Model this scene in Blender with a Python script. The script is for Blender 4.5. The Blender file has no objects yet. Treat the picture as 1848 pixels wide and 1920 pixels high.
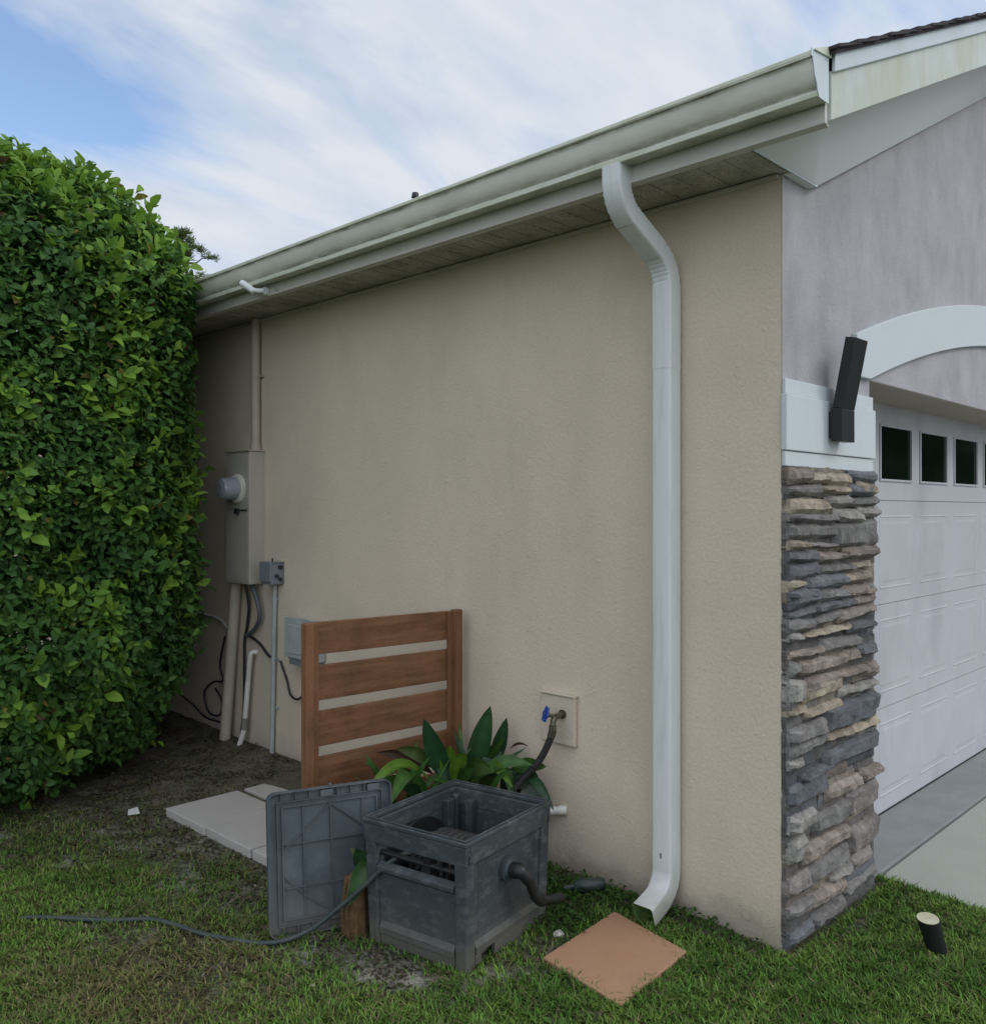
import bpy, math, random
import numpy as np
from mathutils import Vector, Matrix
random.seed(7); rng = np.random.default_rng(11)
R = math.radians
S = bpy.context.scene
COL = S.collection
# ---------------------------------------------------------------- camera
cd = bpy.data.cameras.new('camera'); cam = bpy.data.objects.new('camera', cd); COL.objects.link(cam)
cam.location = (-2.874, -1.4317, 1.5); cam.rotation_euler = (R(90), 0, R(-45.6))
cd.sensor_fit = 'HORIZONTAL'; cd.sensor_width = 36; cd.lens = 32.65; cd.shift_y = -0.0016
cd.clip_start = 0.05; cd.clip_end = 2000
S.camera = cam
# ---------------------------------------------------------------- light
S.view_settings.view_transform = 'Standard'; S.view_settings.look = 'None'
S.view_settings.exposure = 0.0; S.view_settings.gamma = 1
SUN_DIR = Vector((0.42, -0.66, 0.62)).normalized()
sl = bpy.data.lights.new('sun', 'SUN'); sl.energy = 0.75; sl.angle = R(16); sl.color = (1, 0.96, 0.9)
so = bpy.data.objects.new('sun', sl); COL.objects.link(so)
so.rotation_euler = (-SUN_DIR).to_track_quat('-Z', 'Y').to_euler()
W = bpy.data.worlds.new('World'); S.world = W; W.use_nodes = True
nt = W.node_tree; nt.nodes.clear()
def N(nt, t, **k):
    n = nt.nodes.new(t)
    for a, b in k.items():
        if a == 'inp':
            for i, v in b.items(): n.inputs[i].default_value = v
        else: setattr(n, a, b)
    return n
def vmath(nt, op, *a, **k):
    n = N(nt, 'ShaderNodeMath', operation=op, **k)
    for i, v in enumerate(a):
        if isinstance(v, (int, float)): n.inputs[i].default_value = v
        else: nt.links.new(v, n.inputs[i])
    return n.outputs[0]
def ramp(nt, src, pts):
    n = N(nt, 'ShaderNodeValToRGB'); e = n.color_ramp.elements
    while len(e) < len(pts): e.new(0.5)
    for i, (p, c) in enumerate(pts):
        e[i].position = p; e[i].color = c if len(c) == 4 else (*c, 1)
    nt.links.new(src, n.inputs[0]); return n.outputs[0]
def mixc(nt, f, a, b, mode='MIX'):
    n = N(nt, 'ShaderNodeMix', data_type='RGBA', blend_type=mode)
    for s, v in ((n.inputs[0], f), (n.inputs[6], a), (n.inputs[7], b)):
        if isinstance(v, (int, float)): s.default_value = v
        elif isinstance(v, tuple): s.default_value = v if len(v) == 4 else (*v, 1)
        else: nt.links.new(v, s)
    return n.outputs[2]
L = nt.links.new
sky = N(nt, 'ShaderNodeTexSky', sky_type='NISHITA', sun_disc=False)
sky.sun_elevation = math.asin(SUN_DIR.z); sky.sun_rotation = math.atan2(SUN_DIR.x, SUN_DIR.y)
sky.air_density = 1.0; sky.dust_density = 0.6; sky.ozone_density = 2.0
tc = N(nt, 'ShaderNodeTexCoord'); sx = N(nt, 'ShaderNodeSeparateXYZ'); L(tc.outputs['Generated'], sx.inputs[0])
zz = vmath(nt, 'ADD', vmath(nt, 'MAXIMUM', sx.outputs[2], 0.0), 0.35)
cx = N(nt, 'ShaderNodeCombineXYZ'); L(vmath(nt, 'DIVIDE', sx.outputs[0], zz), cx.inputs[0]); L(vmath(nt, 'DIVIDE', sx.outputs[1], zz), cx.inputs[1])
mp = N(nt, 'ShaderNodeMapping'); mp.inputs['Rotation'].default_value = (0, 0, R(20)); mp.inputs['Scale'].default_value = (1.0, 2.1, 1)
mp.inputs['Location'].default_value = (2.1, 0.4, 0); L(cx.outputs[0], mp.inputs[0])
n1 = N(nt, 'ShaderNodeTexNoise', inp={'Scale': 1.9, 'Detail': 6, 'Roughness': 0.55, 'Distortion': 0.4}); L(mp.outputs[0], n1.inputs[0])
n2 = N(nt, 'ShaderNodeTexNoise', inp={'Scale': 4.2, 'Detail': 4, 'Roughness': 0.5}); L(mp.outputs[0], n2.inputs[0])
# a clearer patch of sky high over the hedge
BLUE = [((0.36, 1.07, 0.53), 34, 0.23), ((0.32, 1.09, 0.40), 70, 0.13), ((0.56, 0.86, 0.55), 60, 0.09), ((0.98, 0.47, 0.58), 60, 0.08)]
cov = n1.outputs[0]
for (d, k, amt) in BLUE:
    v = Vector(d).normalized()
    dp = N(nt, 'ShaderNodeVectorMath', operation='DOT_PRODUCT'); L(tc.outputs['Generated'], dp.inputs[0]); dp.inputs[1].default_value = v
    g = vmath(nt, 'POWER', 2.718, vmath(nt, 'MULTIPLY', vmath(nt, 'SUBTRACT', dp.outputs['Value'], 1.0), k * 2.0))
    cov = vmath(nt, 'SUBTRACT', cov, vmath(nt, 'MULTIPLY', g, amt))
cf = ramp(nt, cov, [(0.20, (0.04,) * 3), (0.33, (0.62,) * 3), (0.44, (1,) * 3)])
ccol = ramp(nt, n2.outputs[0], [(0.33, (6.0, 6.7, 7.9)), (0.60, (7.3, 7.8, 8.4))])
# extra cloud brightness behind the camera, out of view, added to light the walls
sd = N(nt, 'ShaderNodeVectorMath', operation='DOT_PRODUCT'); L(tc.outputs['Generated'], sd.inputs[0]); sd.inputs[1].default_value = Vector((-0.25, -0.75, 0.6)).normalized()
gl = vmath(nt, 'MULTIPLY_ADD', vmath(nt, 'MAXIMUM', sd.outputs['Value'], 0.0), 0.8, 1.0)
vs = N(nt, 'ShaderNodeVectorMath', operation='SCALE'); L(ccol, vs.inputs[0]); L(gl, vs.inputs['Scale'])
skym = N(nt, 'ShaderNodeVectorMath', operation='SCALE'); L(sky.outputs[0], skym.inputs[0]); skym.inputs['Scale'].default_value = 2.2
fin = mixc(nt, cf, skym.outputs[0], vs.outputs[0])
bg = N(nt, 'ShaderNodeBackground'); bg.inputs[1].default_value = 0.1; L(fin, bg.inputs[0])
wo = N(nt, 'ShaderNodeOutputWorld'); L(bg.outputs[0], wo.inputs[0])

# ---------------------------------------------------------------- helpers
class MB:
    def __init__(s): s.v = []; s.f = []; s.c = []
    def add(s, vs, fs, col=None):
        b = len(s.v); s.v += [tuple(v) for v in vs]; s.f += [tuple(i + b for i in f) for f in fs]
        s.c += [col or (1, 1, 1, 1)] * len(vs); return s
    def box(s, x0, x1, y0, y1, z0, z1, M=None, col=None):
        vs = [(x, y, z) for x in (x0, x1) for y in (y0, y1) for z in (z0, z1)]
        if M: vs = [M @ Vector(v) for v in vs]
        return s.add(vs, [(0, 1, 3, 2), (4, 6, 7, 5), (0, 4, 5, 1), (2, 3, 7, 6), (0, 2, 6, 4), (1, 5, 7, 3)], col)
    def hexa(s, b, t, col=None):      # bottom quad, top quad
        return s.add(list(b) + list(t), [(3, 2, 1, 0), (4, 5, 6, 7), (0, 1, 5, 4), (1, 2, 6, 5), (2, 3, 7, 6), (3, 0, 4, 7)], col)
    def prism(s, pts, ax, a, b, col=None):   # outline in the two other axes, extruded along ax
        n = len(pts)
        def P(p, t): return {'x': (t, p[0], p[1]), 'y': (p[0], t, p[1]), 'z': (p[0], p[1], t)}[ax]
        vs = [P(p, a) for p in pts] + [P(p, b) for p in pts]
        fs = [tuple(range(n)), tuple(range(2 * n - 1, n - 1, -1))] + [(i, i + n, (i + 1) % n + n, (i + 1) % n) for i in range(n)]
        return s.add(vs, fs, col)
    def tube(s, pts, r, n=10, cap=True, col=None, prof=None, up=(0, 0, 1)):
        pts = [Vector(p) for p in pts]; m = len(pts); rs = r if isinstance(r, (list, tuple)) else [r] * m
        T = [(pts[min(i + 1, m - 1)] - pts[max(i - 1, 0)]).normalized() for i in range(m)]
        u = Vector(up)
        if abs(T[0].dot(u)) > 0.95: u = Vector((1, 0, 0)) if prof is None else u
        A = (u - T[0] * u.dot(T[0])).normalized(); vs = []
        for i in range(m):
            A = (A - T[i] * A.dot(T[i])).normalized(); B = T[i].cross(A)
            if prof: vs += [pts[i] + A * p[0] * rs[i] + B * p[1] * rs[i] for p in prof]
            else: vs += [pts[i] + (A * math.cos(2 * math.pi * k / n) + B * math.sin(2 * math.pi * k / n)) * rs[i] for k in range(n)]
        if prof: n = len(prof)
        fs = [(i * n + k, i * n + (k + 1) % n, (i + 1) * n + (k + 1) % n, (i + 1) * n + k) for i in range(m - 1) for k in range(n)]
        if cap: fs += [tuple(range(n - 1, -1, -1)), tuple((m - 1) * n + k for k in range(n))]
        return s.add(vs, fs, col)
    def build(s, name, mat, parent=None, smooth=False, bevel=0, seg=2, angle=40, weld=False):
        me = bpy.data.meshes.new(name); me.from_pydata(s.v, [], s.f); me.validate(); me.update()
        if len(me.vertices) == len(s.c) and any(c != (1, 1, 1, 1) for c in s.c):
            a = me.color_attributes.new('Col', 'FLOAT_COLOR', 'POINT'); a.data.foreach_set('color', [x for c in s.c for x in c])
        import bmesh
        bm = bmesh.new(); bm.from_mesh(me)
        if weld: bmesh.ops.remove_doubles(bm, verts=bm.verts, dist=1e-5)
        bmesh.ops.recalc_face_normals(bm, faces=bm.faces); bm.to_mesh(me); bm.free()
        if smooth:
            me.shade_smooth()
            try: me.set_sharp_from_angle(angle=R(angle))
            except Exception: pass
        o = bpy.data.objects.new(name, me); COL.objects.link(o); me.materials.append(mat)
        if parent: o.parent = parent; o.matrix_parent_inverse = parent.matrix_world.inverted() if False else Matrix.Translation(-parent.location)
        if bevel:
            b = o.modifiers.new('bevel', 'BEVEL'); b.width = bevel; b.segments = seg; b.limit_method = 'ANGLE'; b.angle_limit = R(35)
            b.harden_normals = False
        return o
def tag(o, label=None, cat=None, group=None, kind=None):
    for k, v in (('label', label), ('category', cat), ('group', group), ('kind', kind)):
        if v: o[k] = v
    return o
def empty(name, loc, label, cat, group=None):
    o = bpy.data.objects.new(name, None); COL.objects.link(o); o.location = loc; o.empty_display_size = 0.1
    return tag(o, label, cat, group)
def smooth_path(pts, n=8):
    P = [Vector(p) for p in pts]; P = [2 * P[0] - P[1]] + P + [2 * P[-1] - P[-2]]; out = []
    for i in range(1, len(P) - 2):
        for k in range(n):
            t = k / n
            out.append(0.5 * ((2 * P[i]) + (P[i + 1] - P[i - 1]) * t + (2 * P[i - 1] - 5 * P[i] + 4 * P[i + 1] - P[i + 2]) * t * t + (3 * P[i] - P[i - 1] - 3 * P[i + 1] + P[i + 2]) * t ** 3))
    out.append(P[-2]); return out
# value noise (numpy)
_T = rng.random((64, 64, 64))
def vnoise(x, y, z=0.0):
    x = np.asarray(x, float); y = np.asarray(y, float); z = np.asarray(z, float) + 0 * x
    xi = np.floor(x).astype(int); yi = np.floor(y).astype(int); zi = np.floor(z).astype(int)
    fx = x - xi; fy = y - yi; fz = z - zi
    fx = fx * fx * (3 - 2 * fx); fy = fy * fy * (3 - 2 * fy); fz = fz * fz * (3 - 2 * fz)
    def g(a, b, c): return _T[(xi + a) % 64, (yi + b) % 64, (zi + c) % 64]
    def lx(b, c): return g(0, b, c) * (1 - fx) + g(1, b, c) * fx
    return (lx(0, 0) * (1 - fy) + lx(1, 0) * fy) * (1 - fz) + (lx(0, 1) * (1 - fy) + lx(1, 1) * fy) * fz
def fbm(x, y, z=0.0, o=4):
    t = 0; a = 0.5; s = 0
    for i in range(o):
        t = t + a * vnoise(np.asarray(x) * 2 ** i + 7 * i, np.asarray(y) * 2 ** i + 3 * i, np.asarray(z) * 2 ** i); s += a; a *= 0.5
    return t / s
def np_mesh(name, V, F, mat, col=None, parent=None, smooth=False):
    me = bpy.data.meshes.new(name); V = np.asarray(V, np.float32); F = np.asarray(F, np.int32); k = F.shape[1]
    me.vertices.add(len(V)); me.vertices.foreach_set('co', V.ravel())
    me.loops.add(F.size); me.loops.foreach_set('vertex_index', F.ravel())
    me.polygons.add(len(F)); me.polygons.foreach_set('loop_start', np.arange(0, F.size, k, dtype=np.int32))
    me.polygons.foreach_set('loop_total', np.full(len(F), k, np.int32))
    if smooth: me.polygons.foreach_set('use_smooth', np.ones(len(F), bool))
    if col is not None:
        a = me.color_attributes.new('Col', 'FLOAT_COLOR', 'POINT')
        a.data.foreach_set('color', np.concatenate([col, np.ones((len(col), 1))], 1).astype(np.float32).ravel())
    me.update(calc_edges=True); me.materials.append(mat)
    o = bpy.data.objects.new(name, me); COL.objects.link(o)
    if parent: o.parent = parent; o.matrix_parent_inverse = Matrix.Translation(-parent.location)
    return o

# ---------------------------------------------------------------- materials
def mat(name, base, rough=0.6, var=0.0, vscale=3.0, bump=0.0, bscale=60, metal=0.0, stain=None, sscale=(1, 1, 1), samt=0.5, sth=(0.5, 0.7), attr=False,
        transl=0.0, spec=0.5, detail=4, bkind='NOISE', bdist=0.01, fine=0.0):
    m = bpy.data.materials.new(name); m.use_nodes = True; t = m.node_tree; t.nodes.clear(); l = t.links.new
    out = N(t, 'ShaderNodeOutputMaterial'); p = N(t, 'ShaderNodeBsdfPrincipled'); p.inputs['Roughness'].default_value = rough
    p.inputs['Metallic'].default_value = metal; p.inputs['Specular IOR Level'].default_value = spec
    tcn = N(t, 'ShaderNodeTexCoord'); co = tcn.outputs['Object']
    c = base if len(base) == 4 else (*base, 1)
    if attr:
        a = N(t, 'ShaderNodeVertexColor', layer_name='Col'); c = a.outputs[0]
    if var:
        n = N(t, 'ShaderNodeTexNoise', inp={'Scale': vscale, 'Detail': detail, 'Roughness': 0.6}); l(co, n.inputs[0])
        k = ramp(t, n.outputs[0], [(0.3, (1 - var,) * 3), (0.7, (1 + var,) * 3)])
        c = mixc(t, 1.0, c, k, 'MULTIPLY')
    if fine:
        n = N(t, 'ShaderNodeTexNoise', inp={'Scale': bscale * 1.3, 'Detail': 3, 'Roughness': 0.7}); l(co, n.inputs[0])
        k = ramp(t, n.outputs[0], [(0.3, (1 - fine,) * 3), (0.7, (1 + fine,) * 3)])
        c = mixc(t, 1.0, c, k, 'MULTIPLY')
    if stain:
        mpn = N(t, 'ShaderNodeMapping'); mpn.inputs['Scale'].default_value = sscale; l(co, mpn.inputs[0])
        n = N(t, 'ShaderNodeTexNoise', inp={'Scale': 1.0, 'Detail': 6, 'Roughness': 0.65}); l(mpn.outputs[0], n.inputs[0])
        f = ramp(t, n.outputs[0], [(sth[0], (0, 0, 0)), (sth[1], (samt,) * 3)])
        c = mixc(t, f, c, stain)
    if isinstance(c, tuple): p.inputs['Base Color'].default_value = c
    else: l(c, p.inputs['Base Color'])
    if bump:
        if bkind == 'STUCCO':
            n = N(t, 'ShaderNodeTexNoise', inp={'Scale': bscale, 'Detail': 5, 'Roughness': 0.55, 'Distortion': 0.4}); l(co, n.inputs[0])
            n2 = N(t, 'ShaderNodeTexNoise', inp={'Scale': bscale * 0.30, 'Detail': 3, 'Roughness': 0.5, 'Distortion': 1.5}); l(co, n2.inputs[0])
            e = ramp(t, n2.outputs[0], [(0.64, (0, 0, 0)), (0.68, (1, 1, 1))])
            h = vmath(t, 'MULTIPLY_ADD', e, 0.5, n.outputs[0])
        else:
            n = N(t, 'ShaderNodeTexNoise', inp={'Scale': bscale, 'Detail': 5, 'Roughness': 0.6}); l(co, n.inputs[0]); h = n.outputs[0]
        b = N(t, 'ShaderNodeBump'); b.inputs['Strength'].default_value = bump; b.inputs['Distance'].default_value = bdist; l(h, b.inputs['Height']); l(b.outputs[0], p.inputs['Normal'])
    if transl:
        tr = N(t, 'ShaderNodeBsdfTranslucent')
        if isinstance(c, tuple): tr.inputs[0].default_value = c
        else: l(c, tr.inputs[0])
        mx = N(t, 'ShaderNodeMixShader'); mx.inputs[0].default_value = transl; l(p.outputs[0], mx.inputs[1]); l(tr.outputs[0], mx.inputs[2]); l(mx.outputs[0], out.inputs[0])
    else: l(p.outputs[0], out.inputs[0])
    return m
M = {}
M['wall'] = mat('beige_stucco', (0.648, 0.556, 0.432), 0.9, 0.06, 1.3, 0.42, 70, stain=(0.51, 0.44, 0.34), sscale=(2.6, 2.6, 1.2), samt=0.45, sth=(0.5, 0.75), bkind='STUCCO', bdist=0.006, fine=0.06)
M['facade'] = mat('grey_stucco', (0.395, 0.38, 0.395), 0.9, 0.12, 3.5, 0.42, 75, stain=(0.29, 0.265, 0.285), sscale=(8, 8, 4.0), samt=0.55, sth=(0.45, 0.72), bkind='STUCCO', bdist=0.006, fine=0.05)
M['trim'] = mat('white_trim_paint', (0.57, 0.61, 0.63), 0.7, 0.02, 3, 0.25, 90, fine=0.02, bdist=0.004)
M['jamb'] = mat('jamb_stucco', (0.42, 0.36, 0.31), 0.9, 0.06, 2, 0.4, 80, bkind='STUCCO')
M['gutter'] = mat('aged_white_aluminium', (0.82, 0.81, 0.73), 0.45, 0.05, 4, 0, stain=(0.36, 0.36, 0.28), sscale=(6, 2.5, 9), samt=0.4, sth=(0.48, 0.75))
M['gutterlip'] = mat('mossy_gutter_lip', (0.66, 0.68, 0.58), 0.5, 0.06, 5, 0, stain=(0.42, 0.47, 0.27), sscale=(5, 4, 5), samt=0.6, sth=(0.45, 0.65))
M['spout'] = mat('white_aluminium', (0.70, 0.73, 0.72), 0.38, 0.025, 3, 0.12, 18, stain=(0.46, 0.50, 0.48), sscale=(25, 25, 2.5), samt=0.5, sth=(0.5, 0.75), bdist=0.004)
M['spoutin'] = mat('algae_lining', (0.10, 0.17, 0.05), 0.7, 0.4, 20)
M['soffit'] = None
M['fascia'] = mat('fascia_paint', (0.58, 0.56, 0.52), 0.6, 0.06, 3, 0, stain=(0.25, 0.23, 0.17), sscale=(6, 1.5, 12), samt=0.5, sth=(0.5, 0.75))
M['rake'] = mat('rake_board_algae', (0.54, 0.585, 0.55), 0.6, 0.05, 3, 0.1, 40, stain=(0.42, 0.44, 0.27), sscale=(6, 6, 1.8), samt=0.6, sth=(0.42, 0.62))
M['rakewhite'] = mat('rake_trim', (0.56, 0.63, 0.66), 0.5, 0.04, 3, stain=(0.45, 0.5, 0.42), sscale=(5, 5, 3), samt=0.4)
M['rakesoffit'] = mat('rake_soffit', (0.72, 0.73, 0.72), 0.6, 0.02, 2)
M['shingle'] = mat('asphalt_shingle', (0.055, 0.045, 0.05), 0.95, 0.3, 25, 0.8, 200)
M['door'] = mat('garage_door_paint', (0.49, 0.49, 0.52), 0.5, 0.04, 3, 0.15, 120, stain=(0.36, 0.35, 0.38), sscale=(2.2, 2.2, 1.3), samt=0.6, sth=(0.53, 0.70), bdist=0.002)
M['glass'] = mat('dark_window_glass', (0.006, 0.010, 0.007), 0.12, 0.5, 3, spec=0.25)
M['mortar'] = mat('mortar', (0.17, 0.165, 0.155), 0.95, 0.2, 20, 0.6, 90)
M['stone'] = mat('ledge_stone', (1, 1, 1), 0.85, 0.34, 16, 0.95, 38, attr=True, detail=7, bdist=0.014, fine=0.2, stain=(0.115, 0.105, 0.10), sscale=(9, 9, 14), samt=0.65, sth=(0.48, 0.70))
M['pvc'] = mat('white_pvc', (0.72, 0.70, 0.63), 0.4, 0.06, 10, stain=(0.3, 0.3, 0.18), sscale=(8, 8, 5), samt=0.5, sth=(0.5, 0.75))
M['beigepipe'] = mat('painted_conduit', (0.44, 0.39, 0.31), 0.6, 0.07, 10, stain=(0.22, 0.25, 0.12), sscale=(12, 12, 4), samt=0.5, sth=(0.55, 0.75))
M['meterbox'] = mat('painted_steel_box', (0.42, 0.39, 0.33), 0.5, 0.05, 5, stain=(0.33, 0.31, 0.28), sscale=(5, 5, 2), samt=0.4)
M['greymetal'] = mat('grey_plastic', (0.20, 0.225, 0.245), 0.55, 0.1, 9)
M['meterglass'] = mat('meter_glass', (0.26, 0.29, 0.33), 0.12, 0.05, 5, spec=0.8)
M['steel'] = mat('galvanised_steel', (0.42, 0.42, 0.41), 0.4, 0.15, 20, metal=0.6)
M['utility'] = mat('pale_grey_plastic', (0.38, 0.41, 0.41), 0.5, 0.12, 14)
M['cable'] = mat('black_cable', (0.018, 0.02, 0.024), 0.5)
M['greycable'] = mat('blue_grey_cable', (0.09, 0.11, 0.125), 0.5)
M['whitecable'] = mat('white_cable', (0.5, 0.5, 0.47), 0.5)
M['camwhite'] = mat('white_plastic', (0.78, 0.8, 0.82), 0.35)
M['black'] = mat('black_metal', (0.008, 0.010, 0.010), 0.5, 0.15, 12)
M['lens'] = mat('pale_lens', (0.50, 0.47, 0.33), 0.5, 0.15, 25)
M['plate'] = mat('stucco_plate', (0.60, 0.525, 0.41), 0.85, 0.05, 6, 0.3, 60)
M['brass'] = mat('weathered_brass', (0.16, 0.15, 0.10), 0.4, 0.3, 30, metal=0.7)
M['blue'] = mat('blue_painted_handle', (0.02, 0.07, 0.32), 0.4, 0.1, 30)
M['box'] = mat('slate_grey_plastic', (0.040, 0.050, 0.055), 0.6, 0.2, 5, 0.5, 200, stain=(0.15, 0.16, 0.16), sscale=(16, 16, 30), samt=0.6, sth=(0.50, 0.72), bdist=0.003, fine=0.3)
M['lid'] = mat('blue_grey_plastic', (0.060, 0.076, 0.090), 0.55, 0.16, 6, 0.3, 200, stain=(0.16, 0.18, 0.195), sscale=(5, 5, 5), samt=0.6, sth=(0.47, 0.72), bdist=0.002, fine=0.08)
M['hose'] = mat('grey_green_hose', (0.034, 0.046, 0.046), 0.55, 0.2, 12, stain=(0.11, 0.11, 0.09), sscale=(14, 14, 14), samt=0.35)
M['blackhose'] = mat('black_rubber', (0.022, 0.022, 0.022), 0.5, 0.3, 20, 0.6, 90)
M['pot'] = mat('dried_brown_stalk', (0.11, 0.062, 0.025), 0.85, 0.45, 22, 0.8, 60)
M['terra'] = mat('terracotta_concrete', (0.36, 0.205, 0.12), 0.85, 0.08, 5, 0.35, 160, stain=(0.30, 0.145, 0.075), sscale=(5, 5, 5), samt=0.55, sth=(0.5, 0.72), bdist=0.003, fine=0.05)
M['paver'] = mat('pale_concrete_paver', (0.46, 0.43, 0.40), 0.9, 0.08, 4, 0.4, 120, stain=(0.25, 0.24, 0.21), sscale=(4, 4, 4), samt=0.5, sth=(0.5, 0.75), bdist=0.003)
M['concrete'] = mat('driveway_concrete', (0.34, 0.355, 0.31), 0.9, 0.06, 1.6, 0.4, 140, stain=(0.22, 0.24, 0.21), sscale=(1.6, 1.6, 1), samt=0.5, sth=(0.5, 0.8), bdist=0.003, fine=0.05)
M['apron'] = mat('garage_slab_concrete', (0.235, 0.25, 0.24), 0.9, 0.10, 4, 0.4, 140, stain=(0.33, 0.34, 0.32), sscale=(3, 7, 1), samt=0.4)
M['paper'] = mat('white_paper', (0.7, 0.7, 0.66), 0.7)
M['leaf'] = mat('hedge_leaf', (1, 1, 1), 0.55, attr=True, transl=0.35, spec=0.25)
M['plantleaf'] = mat('broad_leaf', (1, 1, 1), 0.42, 0.15, 14, attr=True, transl=0.15, spec=0.4)
M['grass'] = mat('grass_blade', (1, 1, 1), 0.6, attr=True, transl=0.2, spec=0.2)
M['ground'] = mat('soil', (1, 1, 1), 0.97, 0.30, 14, 0.9, 55, attr=True, bdist=0.02, fine=0.35)
M['bark'] = mat('bark', (0.09, 0.07, 0.05), 0.9, 0.3, 12, 0.8, 30)
M['greyplaster'] = mat('mud_splashed_patch', (0.23, 0.22, 0.19), 0.95, 0.2, 14, 0.6, 60)
M['dkgreen'] = mat('dark_green_plastic', (0.020, 0.040, 0.036), 0.45, 0.2, 30, stain=(0.07, 0.07, 0.05), sscale=(20, 20, 20), samt=0.5)
# wood with grain
def wood():
    m = mat('stained_wood', (0.175, 0.072, 0.030), 0.62, 0.32, 7, 0.3, 60, stain=(0.26, 0.125, 0.060), sscale=(3.0, 3.0, 38), samt=0.8, sth=(0.42, 0.66), fine=0.12)
    return m
M['wood'] = wood()
M['woodv'] = mat('stained_wood_post', (0.185, 0.078, 0.032), 0.6, 0.2, 5, 0.3, 60, stain=(0.27, 0.13, 0.06), sscale=(20, 20, 2.0), samt=0.6, sth=(0.45, 0.66), fine=0.12)
def splash(m, col, h):
    t = m.node_tree; l = t.links.new; p = t.nodes['Principled BSDF']; src = p.inputs['Base Color'].links[0].from_socket
    tcn = N(t, 'ShaderNodeTexCoord'); sp = N(t, 'ShaderNodeSeparateXYZ'); l(tcn.outputs['Object'], sp.inputs[0])
    n = N(t, 'ShaderNodeTexNoise', inp={'Scale': 7.0, 'Detail': 7, 'Roughness': 0.7}); l(tcn.outputs['Object'], n.inputs[0])
    v = vmath(t, 'SUBTRACT', sp.outputs[2], vmath(t, 'MULTIPLY', n.outputs[0], h))
    f = ramp(t, vmath(t, 'MULTIPLY_ADD', v, 3.0, 0.5), [(0.30, (0.75,) * 3), (0.52, (0.22,) * 3), (0.85, (0, 0, 0))])
    l(mixc(t, f, src, col), p.inputs['Base Color'])
def grime_lines(m, zs, col):
    t = m.node_tree; l = t.links.new; p = t.nodes['Principled BSDF']; src = p.inputs['Base Color'].links[0].from_socket
    tcn = N(t, 'ShaderNodeTexCoord'); sp = N(t, 'ShaderNodeSeparateXYZ'); l(tcn.outputs['Object'], sp.inputs[0])
    mpn = N(t, 'ShaderNodeMapping'); mpn.inputs['Scale'].default_value = (10, 6, 30); l(tcn.outputs['Object'], mpn.inputs[0])
    n = N(t, 'ShaderNodeTexNoise', inp={'Scale': 1.0, 'Detail': 6, 'Roughness': 0.7}); l(mpn.outputs[0], n.inputs[0])
    for z0, w, a in zs:
        dd = vmath(t, 'ABSOLUTE', vmath(t, 'SUBTRACT', sp.outputs[2], z0)); f0 = vmath(t, 'SUBTRACT', 1.0, vmath(t, 'DIVIDE', dd, w), use_clamp=True)
        f1 = vmath(t, 'MULTIPLY', f0, ramp(t, n.outputs[0], [(0.38, (0.15,) * 3), (0.62, (1,) * 3)])); src = mixc(t, vmath(t, 'MULTIPLY', f1, a), src, col)
    l(src, p.inputs['Base Color'])
grime_lines(M['gutter'], [(2.800, 0.012, 0.95), (2.728, 0.017, 0.8), (2.703, 0.004, 0.7)], (0.16, 0.165, 0.12))
splash(M['wall'], (0.27, 0.24, 0.18), 0.20); splash(M['box'], (0.11, 0.10, 0.08), 0.22); splash(M['lid'], (0.13, 0.12, 0.10), 0.18); splash(M['spout'], (0.38, 0.36, 0.29), 0.20)
def soffit_mat():
    m = bpy.data.materials.new('perforated_soffit'); m.use_nodes = True; t = m.node_tree; p = t.nodes['Principled BSDF']; l = t.links.new
    p.inputs['Roughness'].default_value = 0.6
    tcn = N(t, 'ShaderNodeTexCoord')
    v = N(t, 'ShaderNodeTexVoronoi', inp={'Scale': 85.0, 'Randomness': 0.3}); l(tcn.outputs['Object'], v.inputs[0])
    f = ramp(t, v.outputs['Distance'], [(0.22, (1, 1, 1)), (0.34, (0, 0, 0))])
    n = N(t, 'ShaderNodeTexNoise', inp={'Scale': 5.0, 'Detail': 6, 'Roughness': 0.7}); l(tcn.outputs['Object'], n.inputs[0])
    b = ramp(t, n.outputs[0], [(0.35, (0.27, 0.26, 0.21)), (0.65, (0.50, 0.48, 0.42))])
    l(mixc(t, f, b, (0.03, 0.03, 0.025)), p.inputs['Base Color']); return m
M['soffit'] = soffit_mat()

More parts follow.
